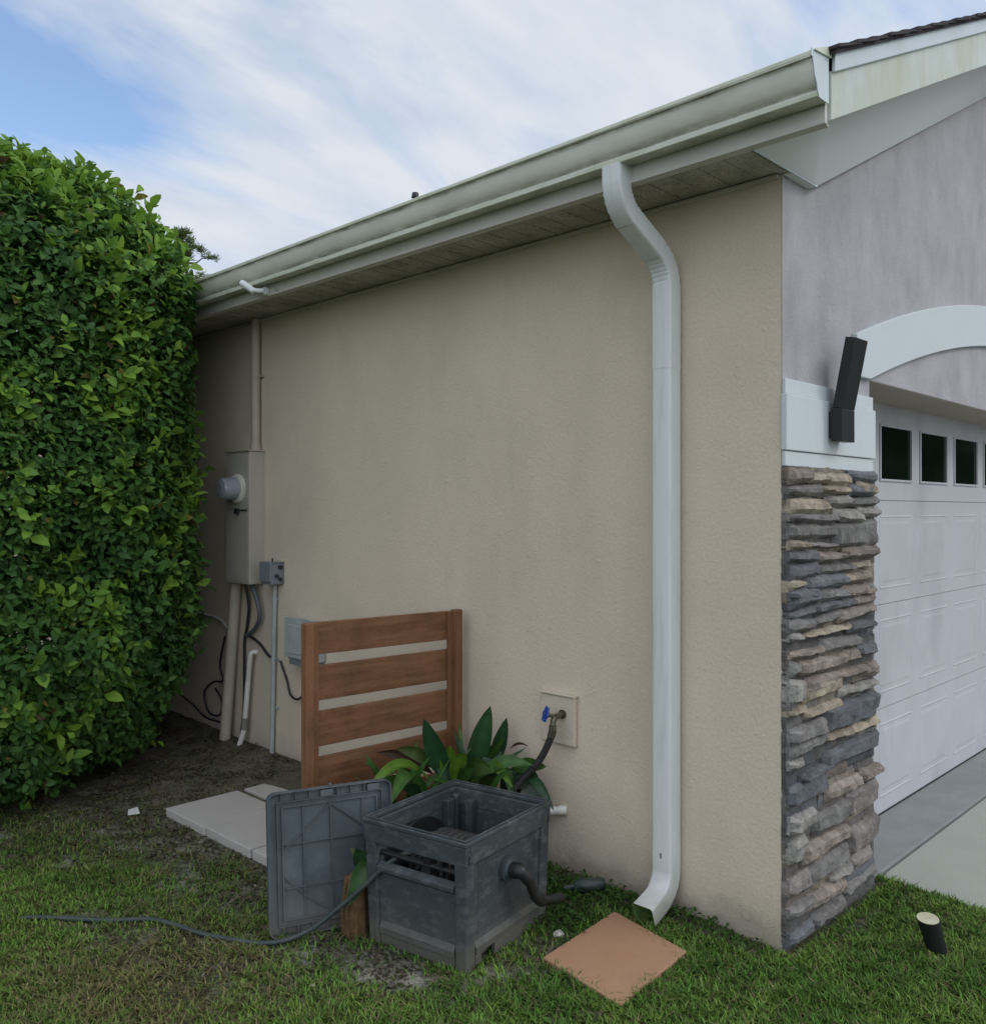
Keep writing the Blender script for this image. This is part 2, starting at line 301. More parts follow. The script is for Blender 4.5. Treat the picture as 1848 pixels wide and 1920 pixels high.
# ---------------------------------------------------------------- ground
def gheight(x, y):
    x = np.asarray(x, float); y = np.asarray(y, float)
    s = np.clip((x + 0.8) / 0.8, 0, 1); s = s * s * (3 - 2 * s)
    h = 0.03 * np.clip(y - 0.75, 0, 6) * s
    near = (np.abs(x) < 8) & (np.abs(y) < 9)
    n = (fbm(x * 2.2, y * 2.2) - 0.5) * 0.035 + (fbm(x * 14, y * 14, 3.3, 3) - 0.5) * 0.018
    xe = np.where(y > 0, 0.76, 0.845 + 0.115 * np.clip(y, -3, 0)); fl = np.clip((x - xe - 0.004) / 0.05, 0, 1)           # flat and low beneath the slab and driveway
    tile = np.clip(1.6 - np.hypot((x + 0.47) / 0.36, (y - 0.35) / 0.34), 0, 1)
    bx = np.clip(1.6 - np.hypot((x + 0.67) / 0.42, (y - 0.88) / 0.40), 0, 1)
    pv = np.clip(1.5 - np.maximum(abs(x + 0.45) / 0.46, abs(y - 2.15) / 0.66), 0, 1)
    k = (1 - tile * 0.7) * (1 - 0.7 * bx) * (1 - 0.85 * np.minimum(pv * 2, 1))
    k = k * np.clip((xe - x) / 0.25, 0.25, 1)
    return np.where(near, (h + n * k) * (1 - fl) - fl * 0.06, np.where(x > 0.6, -0.06, 0.0))
def blob(x, y, cx, cy, rx, ry, rot=0.0):
    c, s = math.cos(rot), math.sin(rot); dx = x - cx; dy = y - cy
    return np.exp(-(((dx * c + dy * s) / rx) ** 2 + ((-dx * s + dy * c) / ry) ** 2))
def cover(x, y):
    """green density 0..1, dry fraction 0..1"""
    n = fbm(x * 3.1 + 4, y * 3.1 + 9, 1.7, 4); n2 = fbm(x * 9 + 1, y * 9 + 2, 5.1, 3)
    # distance beyond the line where lawn gives way to bare soil (towards hedge and pavers)
    d = np.minimum(x + 1.24 + 0.24 * (y - 1.57) + 0.10 * np.clip(y - 2.0, 0, 1.5), (y - 1.30) * 0.8)
    g = 1 / (1 + np.exp((d + 0.02) * 6.5 - (n - 0.5) * 11))
    g = np.maximum(g, 0.22 * np.clip((n2 - 0.42) * 7, 0, 1) * np.exp(-np.clip(d - 0.1, 0, 9) * 1.8))
    g = g * (1 - 0.95 * np.clip(blob(x, y, -1.03, 0.84, 0.11, 0.20) * 1.6, 0, 1))
    g = g * (1 - 0.75 * np.clip(blob(x, y, -0.68, 0.58, 0.25, 0.14, 0.17) * 1.3, 0, 1))
    g = g * (1 - 0.85 * blob(x, y, -0.30, 0.95, 0.35, 0.5))
    g = g * (1 - 0.75 * np.clip(blob(x, y, -1.50, 1.30, 0.20, 0.26, 0.4), 0, 1) * np.clip(n2 * 2, 0, 1))
    g = g * (1 - 0.8 * np.clip((-0.02 - x) < 0.09, 0, 1) * (y > 0.05))
    g = g * (1 - 0.75 * np.exp(-((x - 0.36) / 0.34) ** 2 - ((y + 0.11) / 0.035) ** 2))
    dry = np.clip(blob(x, y, -1.52, 1.32, 0.26, 0.34, 0.4) * 1.2 + blob(x, y, -1.75, 1.35, 0.30, 0.5) * 0.55 + (n2 - 0.6) * 0.9 + np.clip(d + 0.30, 0, 1) * 0.9, 0, 1)
    return np.clip(g, 0, 1), dry
def axis(lo, hi, st, far):
    a = np.arange(lo, hi + 1e-6, st); o = []
    d = st; p = hi
    while p < far: d *= 1.35; p += d; o.append(p)
    u = []; d = st; p = lo
    while p > -far: d *= 1.35; p -= d; u.append(p)
    return np.array(u[::-1] + list(a) + o)
gx = axis(-3.2, 1.4, 0.022, 900); gy = axis(-1.6, 5.0, 0.022, 900)
X, Y = np.meshgrid(gx, gy, indexing='ij'); Z = gheight(X, Y)
nx, ny = X.shape; idx = np.arange(nx * ny).reshape(nx, ny)
Fq = np.stack([idx[:-1, :-1], idx[1:, :-1], idx[1:, 1:], idx[:-1, 1:]], -1).reshape(-1, 4)
g, dry = cover(X, Y); n = fbm(X * 5, Y * 5, 2.2, 5)
soil = np.stack([0.070 + 0.090 * n, 0.060 + 0.080 * n, 0.043 + 0.058 * n], -1)
sandy = np.clip((0.55 * fbm(X * 5.2 + 3, Y * 5.2, 8.8, 5) + 0.45 * fbm(X * 17, Y * 17, 1.8, 3) - 0.49) * 11, 0, 1) * np.clip(1.9 - abs(X + 1.14 + 0.12 * (Y - 2.0)) * 3.4, 0, 1)
sandy = np.maximum(sandy, 0.9 * np.clip(blob(X, Y, -1.03, 0.84, 0.10, 0.18) * 1.5, 0, 1) * np.clip(n * 1.8, 0, 1))
soil = soil * (1 - sandy[..., None] * 0.75) + np.array([0.31, 0.295, 0.25]) * sandy[..., None] * 0.75
turf = np.stack([0.035 + 0.02 * n, 0.050 + 0.02 * n, 0.014 + 0 * n], -1)
moss = np.clip((fbm(X * 8 + 2, Y * 8, 6.1, 4) - 0.46) * 5, 0, 1)[..., None] * np.clip(1.4 - np.abs(X + 1.0) * 1.1, 0, 1)[..., None] * 0.6; soil = soil * (1 - moss) + np.array([0.075, 0.085, 0.032]) * moss
gc = soil * (1 - g[..., None] * 0.85) + turf * g[..., None] * 0.85
o = np_mesh('ground', np.stack([X, Y, Z], -1).reshape(-1, 3), Fq, M['ground'], gc.reshape(-1, 3), smooth=True); tag(o, kind='structure')

# driveway and garage slab
mb = MB(); mb.prism([(0.845, -0.006), (0.80, -0.42), (0.60, -1.9), (-2.0, -14), (8.6, -14), (6.2, -1.9), (5.9, -0.006)], 'z', -0.09, 0.004)
tag(mb.build('driveway', M['concrete'], bevel=0.006), kind='structure')
mb = MB(); mb.box(0.77, 5.62, 0.004, 1.2, -0.08, 0.010); tag(mb.build('garage_floor', M['apron'], bevel=0.005), kind='structure')

# ---------------------------------------------------------------- house
house = empty('house', (0, 0, 0), 'beige stucco house with garage, stone veneer corner, white gutter and dark shingle roof', 'house')
H = 2.652; XW = 6.4; YB = 9.5; PITCH = 0.465; RX = 3.2
mb = MB(); mb.box(0, 0.16, 0.004, YB, -0.3, H + 0.05); mb.box(XW - 0.16, XW, 0.02, YB, -0.3, H + 0.05); mb.box(0.16, XW - 0.16, YB - 0.16, YB, -0.3, H + 0.05)
mb.build('side_wall', M['wall'], house)
# front wall with the garage opening and gable
OX0, OX1, OZ = 0.745, 5.655, 2.024
mb = MB()
mb.box(0.001, OX0, 0, 0.16, -0.3, OZ); mb.box(OX1, XW, 0, 0.16, -0.3, OZ)
gz = H + 0.03
mb.prism([(0.001, OZ), (XW, OZ), (XW, H - 0.01), (XW - 0.19, H + 0.02), (RX, H + 0.02 + (RX - 0.19) * 0.49), (0.19, H + 0.02), (0.001, H - 0.01)], 'y', 0, 0.16)
mb.build('front_wall', M['facade'], house)
mb = MB(); mb.box(OX0, OX0 + 0.004, 0.162, 0.30, 0.0, OZ); mb.box(OX0, OX1, 0.16, 0.40, OZ, OZ + 0.1)
mb.box(OX0 - 0.1, OX0, 0.16, 0.40, 0, OZ)
mb.box(OX0 + 0.001, OX1 - 0.001, 0.003, 0.159, OZ - 0.003, OZ - 0.0005)
mb.build('door_frame', M['jamb'], house)
# arch trim
def zi(x): return 2.407 - 0.0647 * (3.2 - 0.05 - x) ** 2
def zo(x): return 2.612 - 0.0645 * (3.2 - 0.05 - x) ** 2
mb = MB(); xs = np.linspace(0.711, 5.59, 41)
outl = [(0.575, OZ - 0.004)] + [(x, zi(x)) for x in xs] + [(5.73, OZ - 0.004)] + [(x, zo(x)) for x in np.linspace(5.73, 0.575, 41)]
mb.prism(outl, 'y', -0.022, -0.001)
mb.build('arch_trim', M['trim'], house, bevel=0.003)
# banded capital above the stone
for nm, xr in (('a', (-0.004, 0.75)), ('b', (5.65, XW + 0.004))):
    mb = MB(); e = 0.0 if nm == 'a' else 0
    mb.box(xr[0], xr[1], -0.014, -0.001, 1.900, 1.952); mb.box(xr[0] - 0.006, xr[1] + 0.006, -0.022, 0.0, 1.706, 1.899); mb.box(xr[0] - 0.002, xr[1] + 0.001, -0.015, -0.001, 1.652, 1.704)
    mb.box(xr[0], xr[1] + 0.002, 0.0, 0.12, 1.900, 1.952) if nm == 'z' else None
    if nm == 'a':
        mb.box(0.746, 0.757, 0.0005, 0.15, 1.706, 1.899); mb.box(0.746, 0.752, 0.0005, 0.15, 1.652, 1.704)
        pass
    mb.build('capital_trim', M['trim'], house, bevel=0.003)
# soffit, fascia
mb = MB(); mb.box(-0.283, 0.0, -0.03, YB, H, H + 0.006)
y = -0.02
while y < YB:
    mb.box(-0.281, -0.001, y, y + 0.004, H - 0.002, H - 0.0005); y += 0.10
mb.build('soffit', M['soffit'], house)
mb = MB(); mb.box(-0.302, -0.284, -0.285, YB, H - 0.006, 2.83); mb.box(-0.284, -0.262, -0.28, YB, H - 0.006, H - 0.001)
mb.box(-0.3035, -0.3022, 2.615, 2.62, H - 0.006, 2.70)
mb.build('fascia', M['fascia'], house, bevel=0.002)
mb = MB(); mb.box(-0.02, -0.0005, 0.01, YB, H - 0.016, H - 0.004); mb.build('wall_channel', M['fascia'], house)
# gutter (K profile) in x,z ; runs along y
G = [(-0.304, 2.808), (-0.304, 2.703), (-0.362, 2.703), (-0.366, 2.716), (-0.362, 2.722), (-0.372, 2.735), (-0.386, 2.752), (-0.392, 2.775), (-0.402, 2.800), (-0.409, 2.803), (-0.409, 2.817), (-0.394, 2.817), (-0.394, 2.808)]
Gi = [(-0.396, 2.800), (-0.388, 2.775), (-0.382, 2.754), (-0.368, 2.738), (-0.358, 2.724), (-0.359, 2.7055), (-0.3065, 2.7055), (-0.3065, 2.808)]
mb = MB(); pr = G + Gi
n_ = len(pr); ys = [-0.29] + list(np.arange(0.2, YB, 0.5)) + [YB]
vs = [(p[0] + 0.0015 * math.sin(yy * 1.7 + p[1] * 9), yy, p[1] + 0.003 * math.sin(yy * 0.9)) for yy in ys for p in pr]
fs = [(i * n_ + k, i * n_ + (k + 1) % n_, (i + 1) * n_ + (k + 1) % n_, (i + 1) * n_ + k) for i in range(len(ys) - 1) for k in range(n_)]
mb.add(vs, fs); gut = mb.build('gutter', M['gutter'], house, smooth=True, angle=30)
mb = MB(); mb.prism([(-0.4105, 2.8175), (-0.4105, 2.806), (-0.395, 2.806), (-0.394, 2.8215), (-0.408, 2.8215)], 'y', -0.291, YB); mb.build('gutter_lip', M['gutterlip'], gut, bevel=0.002)
mb = MB(); mb.prism([(-0.3665, 2.7165), (-0.3665, 2.7015), (-0.360, 2.7015), (-0.360, 2.7165)], 'y', -0.291, YB); mb.build('gutter_bead', M['gutterlip'], gut, bevel=0.002)
mb = MB(); mb.prism([(-0.298, 2.832), (-0.298, 2.699), (-0.362, 2.699), (-0.37, 2.714), (-0.376, 2.733), (-0.389, 2.752), (-0.396, 2.775), (-0.404, 2.800), (-0.412, 2.803), (-0.412, 2.824)], 'y', -0.2945, -0.2915)
mb.build('gutter_end_cap', M['rakewhite'], gut)
# rake boards (both slopes)
def rk(x): return H + PITCH * (x + 0.29)
def slope_band(mb, z0, z1, y0, y1, x0=-0.29, x1=RX):
    for sgn in (1, -1):
        def X_(x): return x if sgn == 1 else 2 * RX - x
        mb.hexa([(X_(x0), y0, rk(x0) + z0), (X_(x1), y0, rk(x1) + z0), (X_(x1), y1, rk(x1) + z0), (X_(x0), y1, rk(x0) + z0)],
                [(X_(x0), y0, rk(x0) + z1), (X_(x1), y0, rk(x1) + z1), (X_(x1), y1, rk(x1) + z1), (X_(x0), y1, rk(x0) + z1)])
mb = MB(); slope_band(mb, 0.0, 0.146, -0.296, -0.272, x0=-0.283); mb.build('rake_board', M['rake'], house, bevel=0.003)
mb = MB(); slope_band(mb, 0.140, 0.206, -0.308, -0.2965, x0=-0.283); slope_band(mb, 0.198, 0.208, -0.318, -0.3085, x0=-0.283); mb.build('rake_trim', M['rakewhite'], house, bevel=0.003)
# sloping rake soffit with its flat return
mb = MB()
for sgn in (1, -1):
    def X_(x): return x if sgn == 1 else 2 * RX - x
    A = (X_(-0.283), -0.27, H + 0.115); B = (X_(-0.283), -0.032, H - 0.004); C_ = (X_(0.19), -0.032, H - 0.004)
    D = (X_(RX), -0.004, H - 0.004 + (RX - 0.19) * 0.49); E_ = (X_(RX), -0.27, rk(RX) + 0.115)
    up = lambda p, h=0.012: (p[0], p[1], p[2] + h)
    C2 = (X_(0.19), -0.004, H - 0.0035)
    mb.add([A, B, C_, D, E_, up(A), up(B), up(C_), up(D), up(E_)], [(0, 1, 2), (0, 2, 4), (2, 3, 4), (5, 7, 6), (5, 9, 7), (7, 9, 8), (0, 5, 6, 1), (1, 6, 7, 2), (2, 7, 8, 3), (0, 4, 9, 5), (3, 8, 9, 4)])
    mb.add([(X_(0.0), -0.031, H - 0.003), C_, (X_(0.19), 0.0, H - 0.003), (X_(0.0), 0.0, H - 0.003), (X_(0.0), -0.031, H + 0.03), up(C_, 0.03), (X_(0.19), 0.0, H + 0.03), (X_(0.0), 0.0, H + 0.03)],
           [(0, 1, 2, 3), (4, 7, 6, 5), (0, 4, 5, 1), (2, 6, 7, 3)])
mb.build('rake_soffit', M['rakesoffit'], house, smooth=True, angle=70, weld=True)
mb = MB(); mb.hexa([(-0.283, -0.036, H - 0.006), (0.193, -0.036, H - 0.006), (0.193, -0.0325, H - 0.006), (-0.283, -0.0325, H - 0.006)], [(-0.283, -0.036, H + 0.004), (0.193, -0.036, H + 0.004), (0.193, -0.0325, H + 0.004), (-0.283, -0.0325, H + 0.004)])
mb.build('soffit_divider', M['rakewhite'], house)
# roof: overlapping shingle courses
mb = MB(); rz = lambda x: rk(x) + 0.205
for sgn in (1, -1):
    def X_(x): return x if sgn == 1 else 2 * RX - x
    mb.hexa([(X_(-0.305), -0.32, rz(-0.305) - 0.012), (X_(RX), -0.32, rz(RX) - 0.012), (X_(RX), YB + 0.3, rz(RX) - 0.012), (X_(-0.305), YB + 0.3, rz(-0.305) - 0.012)],
            [(X_(-0.305), -0.32, rz(-0.305) + 0.002), (X_(RX), -0.32, rz(RX) + 0.002), (X_(RX), YB + 0.3, rz(RX) + 0.002), (X_(-0.305), YB + 0.3, rz(-0.305) + 0.002)])
    x = -0.312
    while x < RX:
        x1 = min(x + 0.165, RX); j = random.uniform(-0.008, 0.006); y0 = -0.328 + j
        mb.hexa([(X_(x), y0, rz(x) + 0.004), (X_(x1), y0, rz(x1) - 0.004), (X_(x1), YB + 0.31, rz(x1) - 0.004), (X_(x), YB + 0.31, rz(x) + 0.004)],
                [(X_(x), y0, rz(x) + 0.014), (X_(x1), y0, rz(x1) + 0.004), (X_(x1), YB + 0.31, rz(x1) + 0.004), (X_(x), YB + 0.31, rz(x) + 0.014)])
        x += 0.128
mb.build('roof', M['shingle'], house)
# small drip-edge flashing piece beside the gutter end
mb = MB(); mb.hexa([(-0.40, -0.300, 2.822), (-0.29, -0.300, 2.836), (-0.29, -0.285, 2.836), (-0.40, -0.285, 2.822)], [(-0.398, -0.300, 2.826), (-0.29, -0.300, 2.872), (-0.29, -0.285, 2.872), (-0.398, -0.285, 2.826)])
mb.build('drip_edge', M['gutterlip'], house)

# garage door
DY = 0.276; DZ0 = 0.016; SH = 0.511
gd = MB()
secs = [DZ0 + i * SH for i in range(5)]
P0 = 1.575 - 0.5475 * 2; NP = 10; PW = 0.41; PP = 0.5475
for i in range(4):
    z0, z1 = secs[i] + 0.0014, secs[i + 1] - 0.0014
    ph0, ph1 = (z0 + 0.085, z1 - 0.085)
    if i == 3:
        ph0, ph1 = 1.655, 1.915
        gd.box(OX0 - 0.2, OX1 + 0.2, DY, DY + 0.04, z0, ph0); gd.box(OX0 - 0.2, OX1 + 0.2, DY, DY + 0.04, ph1, 2.2)
        xa = OX0 - 0.2
        for k in range(NP):
            x0 = P0 + k * PP
            if x0 > OX1: break
            if x0 > xa: gd.box(xa, x0, DY + 0.0001, DY + 0.04, ph0, ph1)
            xa = x0 + PW
        gd.box(xa, OX1 + 0.3, DY, DY + 0.04, ph0, ph1)
        continue
    gd.box(OX0 - 0.2, OX1 + 0.2, DY, DY + 0.04, z0, z1)
    for k in range(NP):
        x0 = P0 + k * PP; x1 = x0 + PW
        if x0 < OX0 or x1 > OX1: continue
        e = 0.012; s_ = 0.03      # groove frame then raised field
        for (a, b, c, d) in ((x0, x1, ph0 - e, ph0), (x0, x1, ph1, ph1 + e)):
            gd.add([(a, DY, c), (b, DY, c), (b, DY, d), (a, DY, d), (a, DY - 0.003, (c + d) / 2), (b, DY - 0.003, (c + d) / 2)], [(0, 1, 5, 4), (3, 4, 5, 2), (0, 4, 3), (1, 2, 5)])
        for (a, b) in ((x0 - e, x0), (x1, x1 + e)):
            gd.add([(a, DY, ph0 - e), (b, DY, ph0 - e), (b, DY, ph1 + e), (a, DY, ph1 + e), ((a + b) / 2, DY - 0.003, ph0), ((a + b) / 2, DY - 0.003, ph1)], [(0, 4, 5, 3), (1, 2, 5, 4), (0, 1, 4), (2, 3, 5)])
        gd.hexa([(x0 + s_, DY - 0.002, ph0 + s_), (x1 - s_, DY - 0.002, ph0 + s_), (x1 - s_, DY - 0.002, ph1 - s_), (x0 + s_, DY - 0.002, ph1 - s_)],
                [(x0 + 0.012, DY + 0.001, ph0 + 0.012), (x1 - 0.012, DY + 0.001, ph0 + 0.012), (x1 - 0.012, DY + 0.001, ph1 - 0.012), (x0 + 0.012, DY + 0.001, ph1 - 0.012)])
gdo = gd.build('garage_door', M['door'], house)
for k in range(NP):
    x0 = P0 + k * PP; x1 = x0 + PW
    if x0 < OX0 or x1 > OX1: continue
    f = MB(); e = 0.011
    for (a, b, c, d) in ((x0 - e, x1 + e, 1.655 - e, 1.6555), (x0 - e, x1 + e, 1.9145, 1.915 + e)): f.box(a, b, DY - 0.008, DY - 0.0005, c, d)
    f.box(x0 - e, x0 + 0.0005, DY - 0.008, DY - 0.0005, 1.656, 1.914); f.box(x1 - 0.0005, x1 + e, DY - 0.008, DY - 0.0005, 1.656, 1.914)
    f.build('window_frame', M['door'], gdo, bevel=0.002)
    f = MB(); f.box(x0 + 0.0008, x1 - 0.0008, DY + 0.002, DY + 0.006, 1.6558, 1.9142); f.build('window_pane', M['glass'], gdo)
mb = MB(); mb.box(OX0, OX1, DY - 0.004, DY + 0.03, 0.0105, DZ0 + 0.002); mb.build('door_seal', M['black'], gdo)
mb = MB(); mb.box(OX0 + 0.01, OX1, DY + 0.3, DY + 0.32, 0.02, 2.4); mb.build('garage_interior', M['black'], house)

# stone veneer
PAL = {'t': (0.33, 0.275, 0.205), 'g': (0.178, 0.168, 0.158), 'b': (0.130, 0.136, 0.148), 'w': (0.235, 0.192, 0.160), 'l': (0.29, 0.275, 0.25), 'p': (0.225, 0.198, 0.182)}
ROWS = [  # (height, stones left to right) from the top downward
 (0.072, 'wtg'), (0.062, 'gtt'), (0.076, 'ttg'), (0.070, 'lw'), (0.112, 'gg'), (0.046, 'tl'), (0.074, 'gw'), (0.088, 'bgt'), (0.058, 'tbw'), (0.072, 'bgw'),
 (0.056, 'bgw'), (0.078, 'gtb'), (0.066, 'gwg'), (0.094, 'wgt'), (0.074, 'ltg'), (0.104, 'gtb'), (0.070, 'gtt'), (0.110, 'bgg'),
 (0.066, 'ltg'), (0.110, 'bww'), (0.066, 'gtp'), (0.090, 'tgp'), (0.070, 'pwg'), (0.088, 'plg'), (0.072, 'wtg'), (0.12, 'gb'), (0.13, 'gg')]
ROWS = [(h * (0.9 if h < 0.1 else 0.8) if k else h, st) for k, (h, st) in enumerate(ROWS)]; ROWS[12:12] = [(0.052, 'gb'), (0.064, 'wtg')]; ROWS[20:20] = [(0.048, 'bg'), (0.056, 'gwb')]
tot = sum(r[0] for r in ROWS); sc = (1.652 + 0.03) / tot
sm = MB()
def stone(x0, x1, z0, z1, dep, col, seed, lwrap=False, rwrap=False):
    w = x1 - x0; h = z1 - z0; nu = max(4, int(w / 0.016)); nv = max(3, int(h / 0.014))
    tilt = random.uniform(-0.12, 0.12); sk = [random.uniform(-0.011, 0.011) for _ in range(4)]
    vs = []; front = []
    ys_ = dep
    for j in range(nv + 1):
        for i in range(nu + 1):
            u = i / nu; v = j / nv
            x = x0 + u * w; zb = z0 + sk[0] * (1 - u) + sk[1] * u; zt = z1 + sk[2] * (1 - u) + sk[3] * u
            wob = (float(fbm(x * 22 + seed, j * 0.0 + seed * 1.3 + (0 if v < 0.5 else 9), 1.0, 2)) - 0.5) * 0.009
            z = zb + (zt - zb) * v + wob
            e = min(u * w, (1 - u) * w, v * h, (1 - v) * h)
            rnd = min(1, e / 0.009)
            nn = (float(fbm(x * 16 + seed * 3.1, z * 22, seed, 3)) - 0.5)
            cut = round(float(vnoise(x * 13 + seed, z * 17, seed * 2.2)) * 3) / 3 - 0.5
            d = ys_ * (0.55 + 0.45 * math.sqrt(rnd)) + (nn * 0.016 + cut * 0.016) * rnd + tilt * (v - 0.5) * h
            if e == 0: d = ys_ * 0.45
            x += (float(vnoise(z * 40, seed * 2.7 + (0 if u < 0.5 else 4), 0.3)) - 0.5) * 0.012 * (1 if u in (0, 1) or e < 0.01 else 0.2)
            if lwrap: x = max(x, 0.0 - 0.004)
            vs.append((x, -max(d, 0.006) - 0.008, z))
    b = len(vs); fs = []
    for j in range(nv):
        for i in range(nu): a = j * (nu + 1) + i; fs.append((a, a + 1, a + nu + 2, a + nu + 1))
    ring = [i for i in range(nu + 1)] + [j * (nu + 1) + nu for j in range(1, nv + 1)] + [nv * (nu + 1) + i for i in range(nu - 1, -1, -1)] + [j * (nu + 1) for j in range(nv - 1, 0, -1)]
    back = [(vs[k][0], 0.002, vs[k][2]) for k in ring]; m = len(ring); vs = vs + back
    for k in range(m): fs.append((ring[k], b + k, b + (k + 1) % m, ring[(k + 1) % m]))
    sm.add(vs, fs, (*col, 1))
z = 1.648
for ri, (h, st) in enumerate(ROWS):
    h *= sc; z0 = z - h
    ws = [random.uniform(0.7, 1.5) for _ in st]; s_ = sum(ws); x = 0.0; X1 = 0.752 + random.uniform(-0.012, 0.012)
    for k, ch in enumerate(st):
        x1 = x + (X1 + 0.0) * ws[k] / s_
        c = PAL[ch]; f = random.uniform(0.8, 1.1); c = tuple(min(1, q * f) for q in c)
        if h > 0.06 and random.random() < 0.35 and k > 0:
            zm = z0 + h * random.uniform(0.4, 0.6); f2 = random.uniform(0.8, 1.2); c2 = tuple(q * f2 for q in PAL[random.choice('tglwb')])
            stone(x - 0.002, x1 + 0.002, z0 - 0.003, zm + 0.002, random.uniform(0.006, 0.014), tuple(q * 0.6 for q in c), ri * 7.3 + k * 1.9, k == 0)
            stone(x - 0.002, x1 + 0.002, zm - 0.002, z + 0.003, random.uniform(0.012, 0.026), c2, ri * 5.1 + k * 2.9, k == 0)
        else:
            stone(x - 0.001, x1 + 0.001, z0 - 0.001, min(z + 0.001, 1.650), random.uniform(0.006, 0.014), tuple(q * 0.6 for q in c), ri * 7.3 + k * 1.9, k == 0)
        x = x1
    z = z0
TR = [(-0, 0.166, 1.596, 1.636, 'w'), (0.136, 0.479, 1.597, 1.641, 't'), (0.479, 0.734, 1.611, 1.651, 'b'), (-0, -0.046, 1.589, 1.629, 'l'), (-0, 0.242, 1.552, 1.59, 'g'), (0.236, 0.479, 1.558, 1.59, 't'), (0.479, 0.718, 1.562, 1.606, 'b'), (0.551, 0.718, 1.566, 1.606, 't'), (-0, 0.281, 1.493, 1.547, 't'), (0.274, 0.479, 1.507, 1.551, 'l'), (0.479, 0.737, 1.514, 1.554, 'g'), (-0, 0.354, 1.453, 1.491, 'g'), (0.341, 0.595, 1.455, 1.509, 'l'), (0.551, 0.753, 1.466, 1.512, 'l'), (-0, 0.354, 1.395, 1.451, 'g'), (0.341, 0.734, 1.365, 1.457, 'g'), (-0, 0.136, 1.359, 1.395, 't'), (0.129, 0.425, 1.363, 1.385, 'l'), (-0, 0.204, 1.323, 1.351, 'b'), (0.198, 0.436, 1.317, 1.351, 'w'), (0.422, 0.737, 1.311, 1.359, 'w'), (-0, 0.198, 1.266, 1.31, 'b'), (0.198, 0.522, 1.27, 1.304, 'g'), (0.493, 0.699, 1.276, 1.304, 't'), (-0, 0.102, 1.231, 1.259, 't'), (0.105, 0.436, 1.217, 1.261, 'b'), (0.429, 0.659, 1.231, 1.269, 't'), (-0, 0.185, 1.194, 1.222, 'b'), (0.173, 0.436, 1.178, 1.212, 'g'), (0.409, 0.641, 1.176, 1.226, 'w'), (0.618, 0.718, 1.18, 1.218, 'g'), (-0, 0.225, 1.171, 1.223, 'b'), (0.217, 0.472, 1.171, 1.211, 'g'), (0.462, 0.709, 1.169, 1.201, 'w'), (-0, 0.195, 1.136, 1.158, 'b'), (0.183, 0.524, 1.138, 1.168, 'b'), (0.511, 0.709, 1.137, 1.167, 'w'), (-0, 0.178, 1.084, 1.122, 'g'), (0.174, 0.387, 1.093, 1.123, 'g'), (0.378, 0.7, 1.093, 1.129, 'w'), (0.083, 0.472, 1.046, 1.078, 't'), (0.462, 0.7, 1.044, 1.076, 'b'), (-0, 0.067, 1.043, 1.071, 'l'), (0.225, 0.564, 0.993, 1.029, 'g'), (-0, 0.282, 0.989, 1.025, 'w'), (0.556, 0.73, 0.928, 0.988, 'b'), (-0, 0.075, 0.936, 0.98, 'g'), (0.078, 0.447, 0.916, 0.972, 'w'), (0.439, 0.564, 0.919, 0.979, 't'), (0.108, 0.631, 0.869, 0.907, 'w'), (0.601, 0.751, 0.849, 0.889, 'w'), (-0, 0.111, 0.837, 0.917, 'l'), (0.101, 0.415, 0.833, 0.887, 't'), (0.396, 0.747, 0.803, 0.835, 'l'), (-0, 0.116, 0.788, 0.812, 't'), (0.106, 0.402, 0.762, 0.808, 't'), (-0, 0.269, 0.689, 0.761, 'g'), (0.257, 0.73, 0.687, 0.785, 'b'), (-0, 0.269, 0.653, 0.697, 'g'), (0.248, 0.491, 0.66, 0.688, 't'), (0.472, 0.743, 0.65, 0.686, 't'), (0.26, 0.736, 0.557, 0.627, 'b'), (-0, 0.095, 0.601, 0.645, 'l'), (0.083, 0.314, 0.548, 0.584, 'b'), (-0, 0.287, 0.487, 0.561, 'b'), (0.269, 0.59, 0.441, 0.489, 'w'), (0.57, 0.773, 0.455, 0.497, 'w'), (0.458, 0.73, 0.342, 0.43, 'p'), (-0, 0.183, 0.394, 0.46, 'l'), (0.174, 0.472, 0.343, 0.415, 'g'), (0.462, 0.73, 0.206, 0.296, 'p'), (0.095, 0.462, 0.271, 0.329, 'w'), (-0, 0.116, 0.286, 0.364, 'l'), (0.108, 0.472, 0.182, 0.252, 'g'), (0.472, 0.679, 0.126, 0.176, 'p'), (0.323, 0.491, 0.143, 0.167, 'l'), (-0, 0.132, 0.188, 0.244, 'p'), (0.121, 0.434, 0.091, 0.141, 'w'), (0.42, 0.721, 0.052, 0.092, 'g'), (-0, 0.174, 0.099, 0.141, 'g'), (0.157, 0.424, 0.019, 0.063, 'g'), (-0, 0.157, 0.017, 0.063, 'b')]
for k, (xa, xb, za, zb, ch) in enumerate(TR):
    if xb < xa + 0.03: continue
    f = random.uniform(0.85, 1.2); c = tuple(q * f for q in PAL[ch])
    stone(xa, xb, max(za, -0.02) - 0.001, min(zb + 0.001, 1.650), random.uniform(0.034, 0.046), c, 3.7 * k + 0.9, xa < 0.03)
sv = sm.build('stone_veneer', M['stone'], house, smooth=True, angle=32)
mb = MB(); mb.box(0.010, 0.744, -0.012, -0.001, -0.05, 1.650); mb.build('mortar_bed', M['mortar'], sv)
# stones returning into the opening
sm = MB(); z = 1.648
while z > 0.02:
    h = random.uniform(0.05, 0.10); c = PAL[random.choice('tgbwl')]
    sm.box(0.746, 0.765 + random.uniform(0, 0.012), -0.01, 0.14, max(z - h + 0.003, 0.012), z, None, (*c, 1)); z -= h
sm.build('stone_return', M['stone'], sv, bevel=0.006)

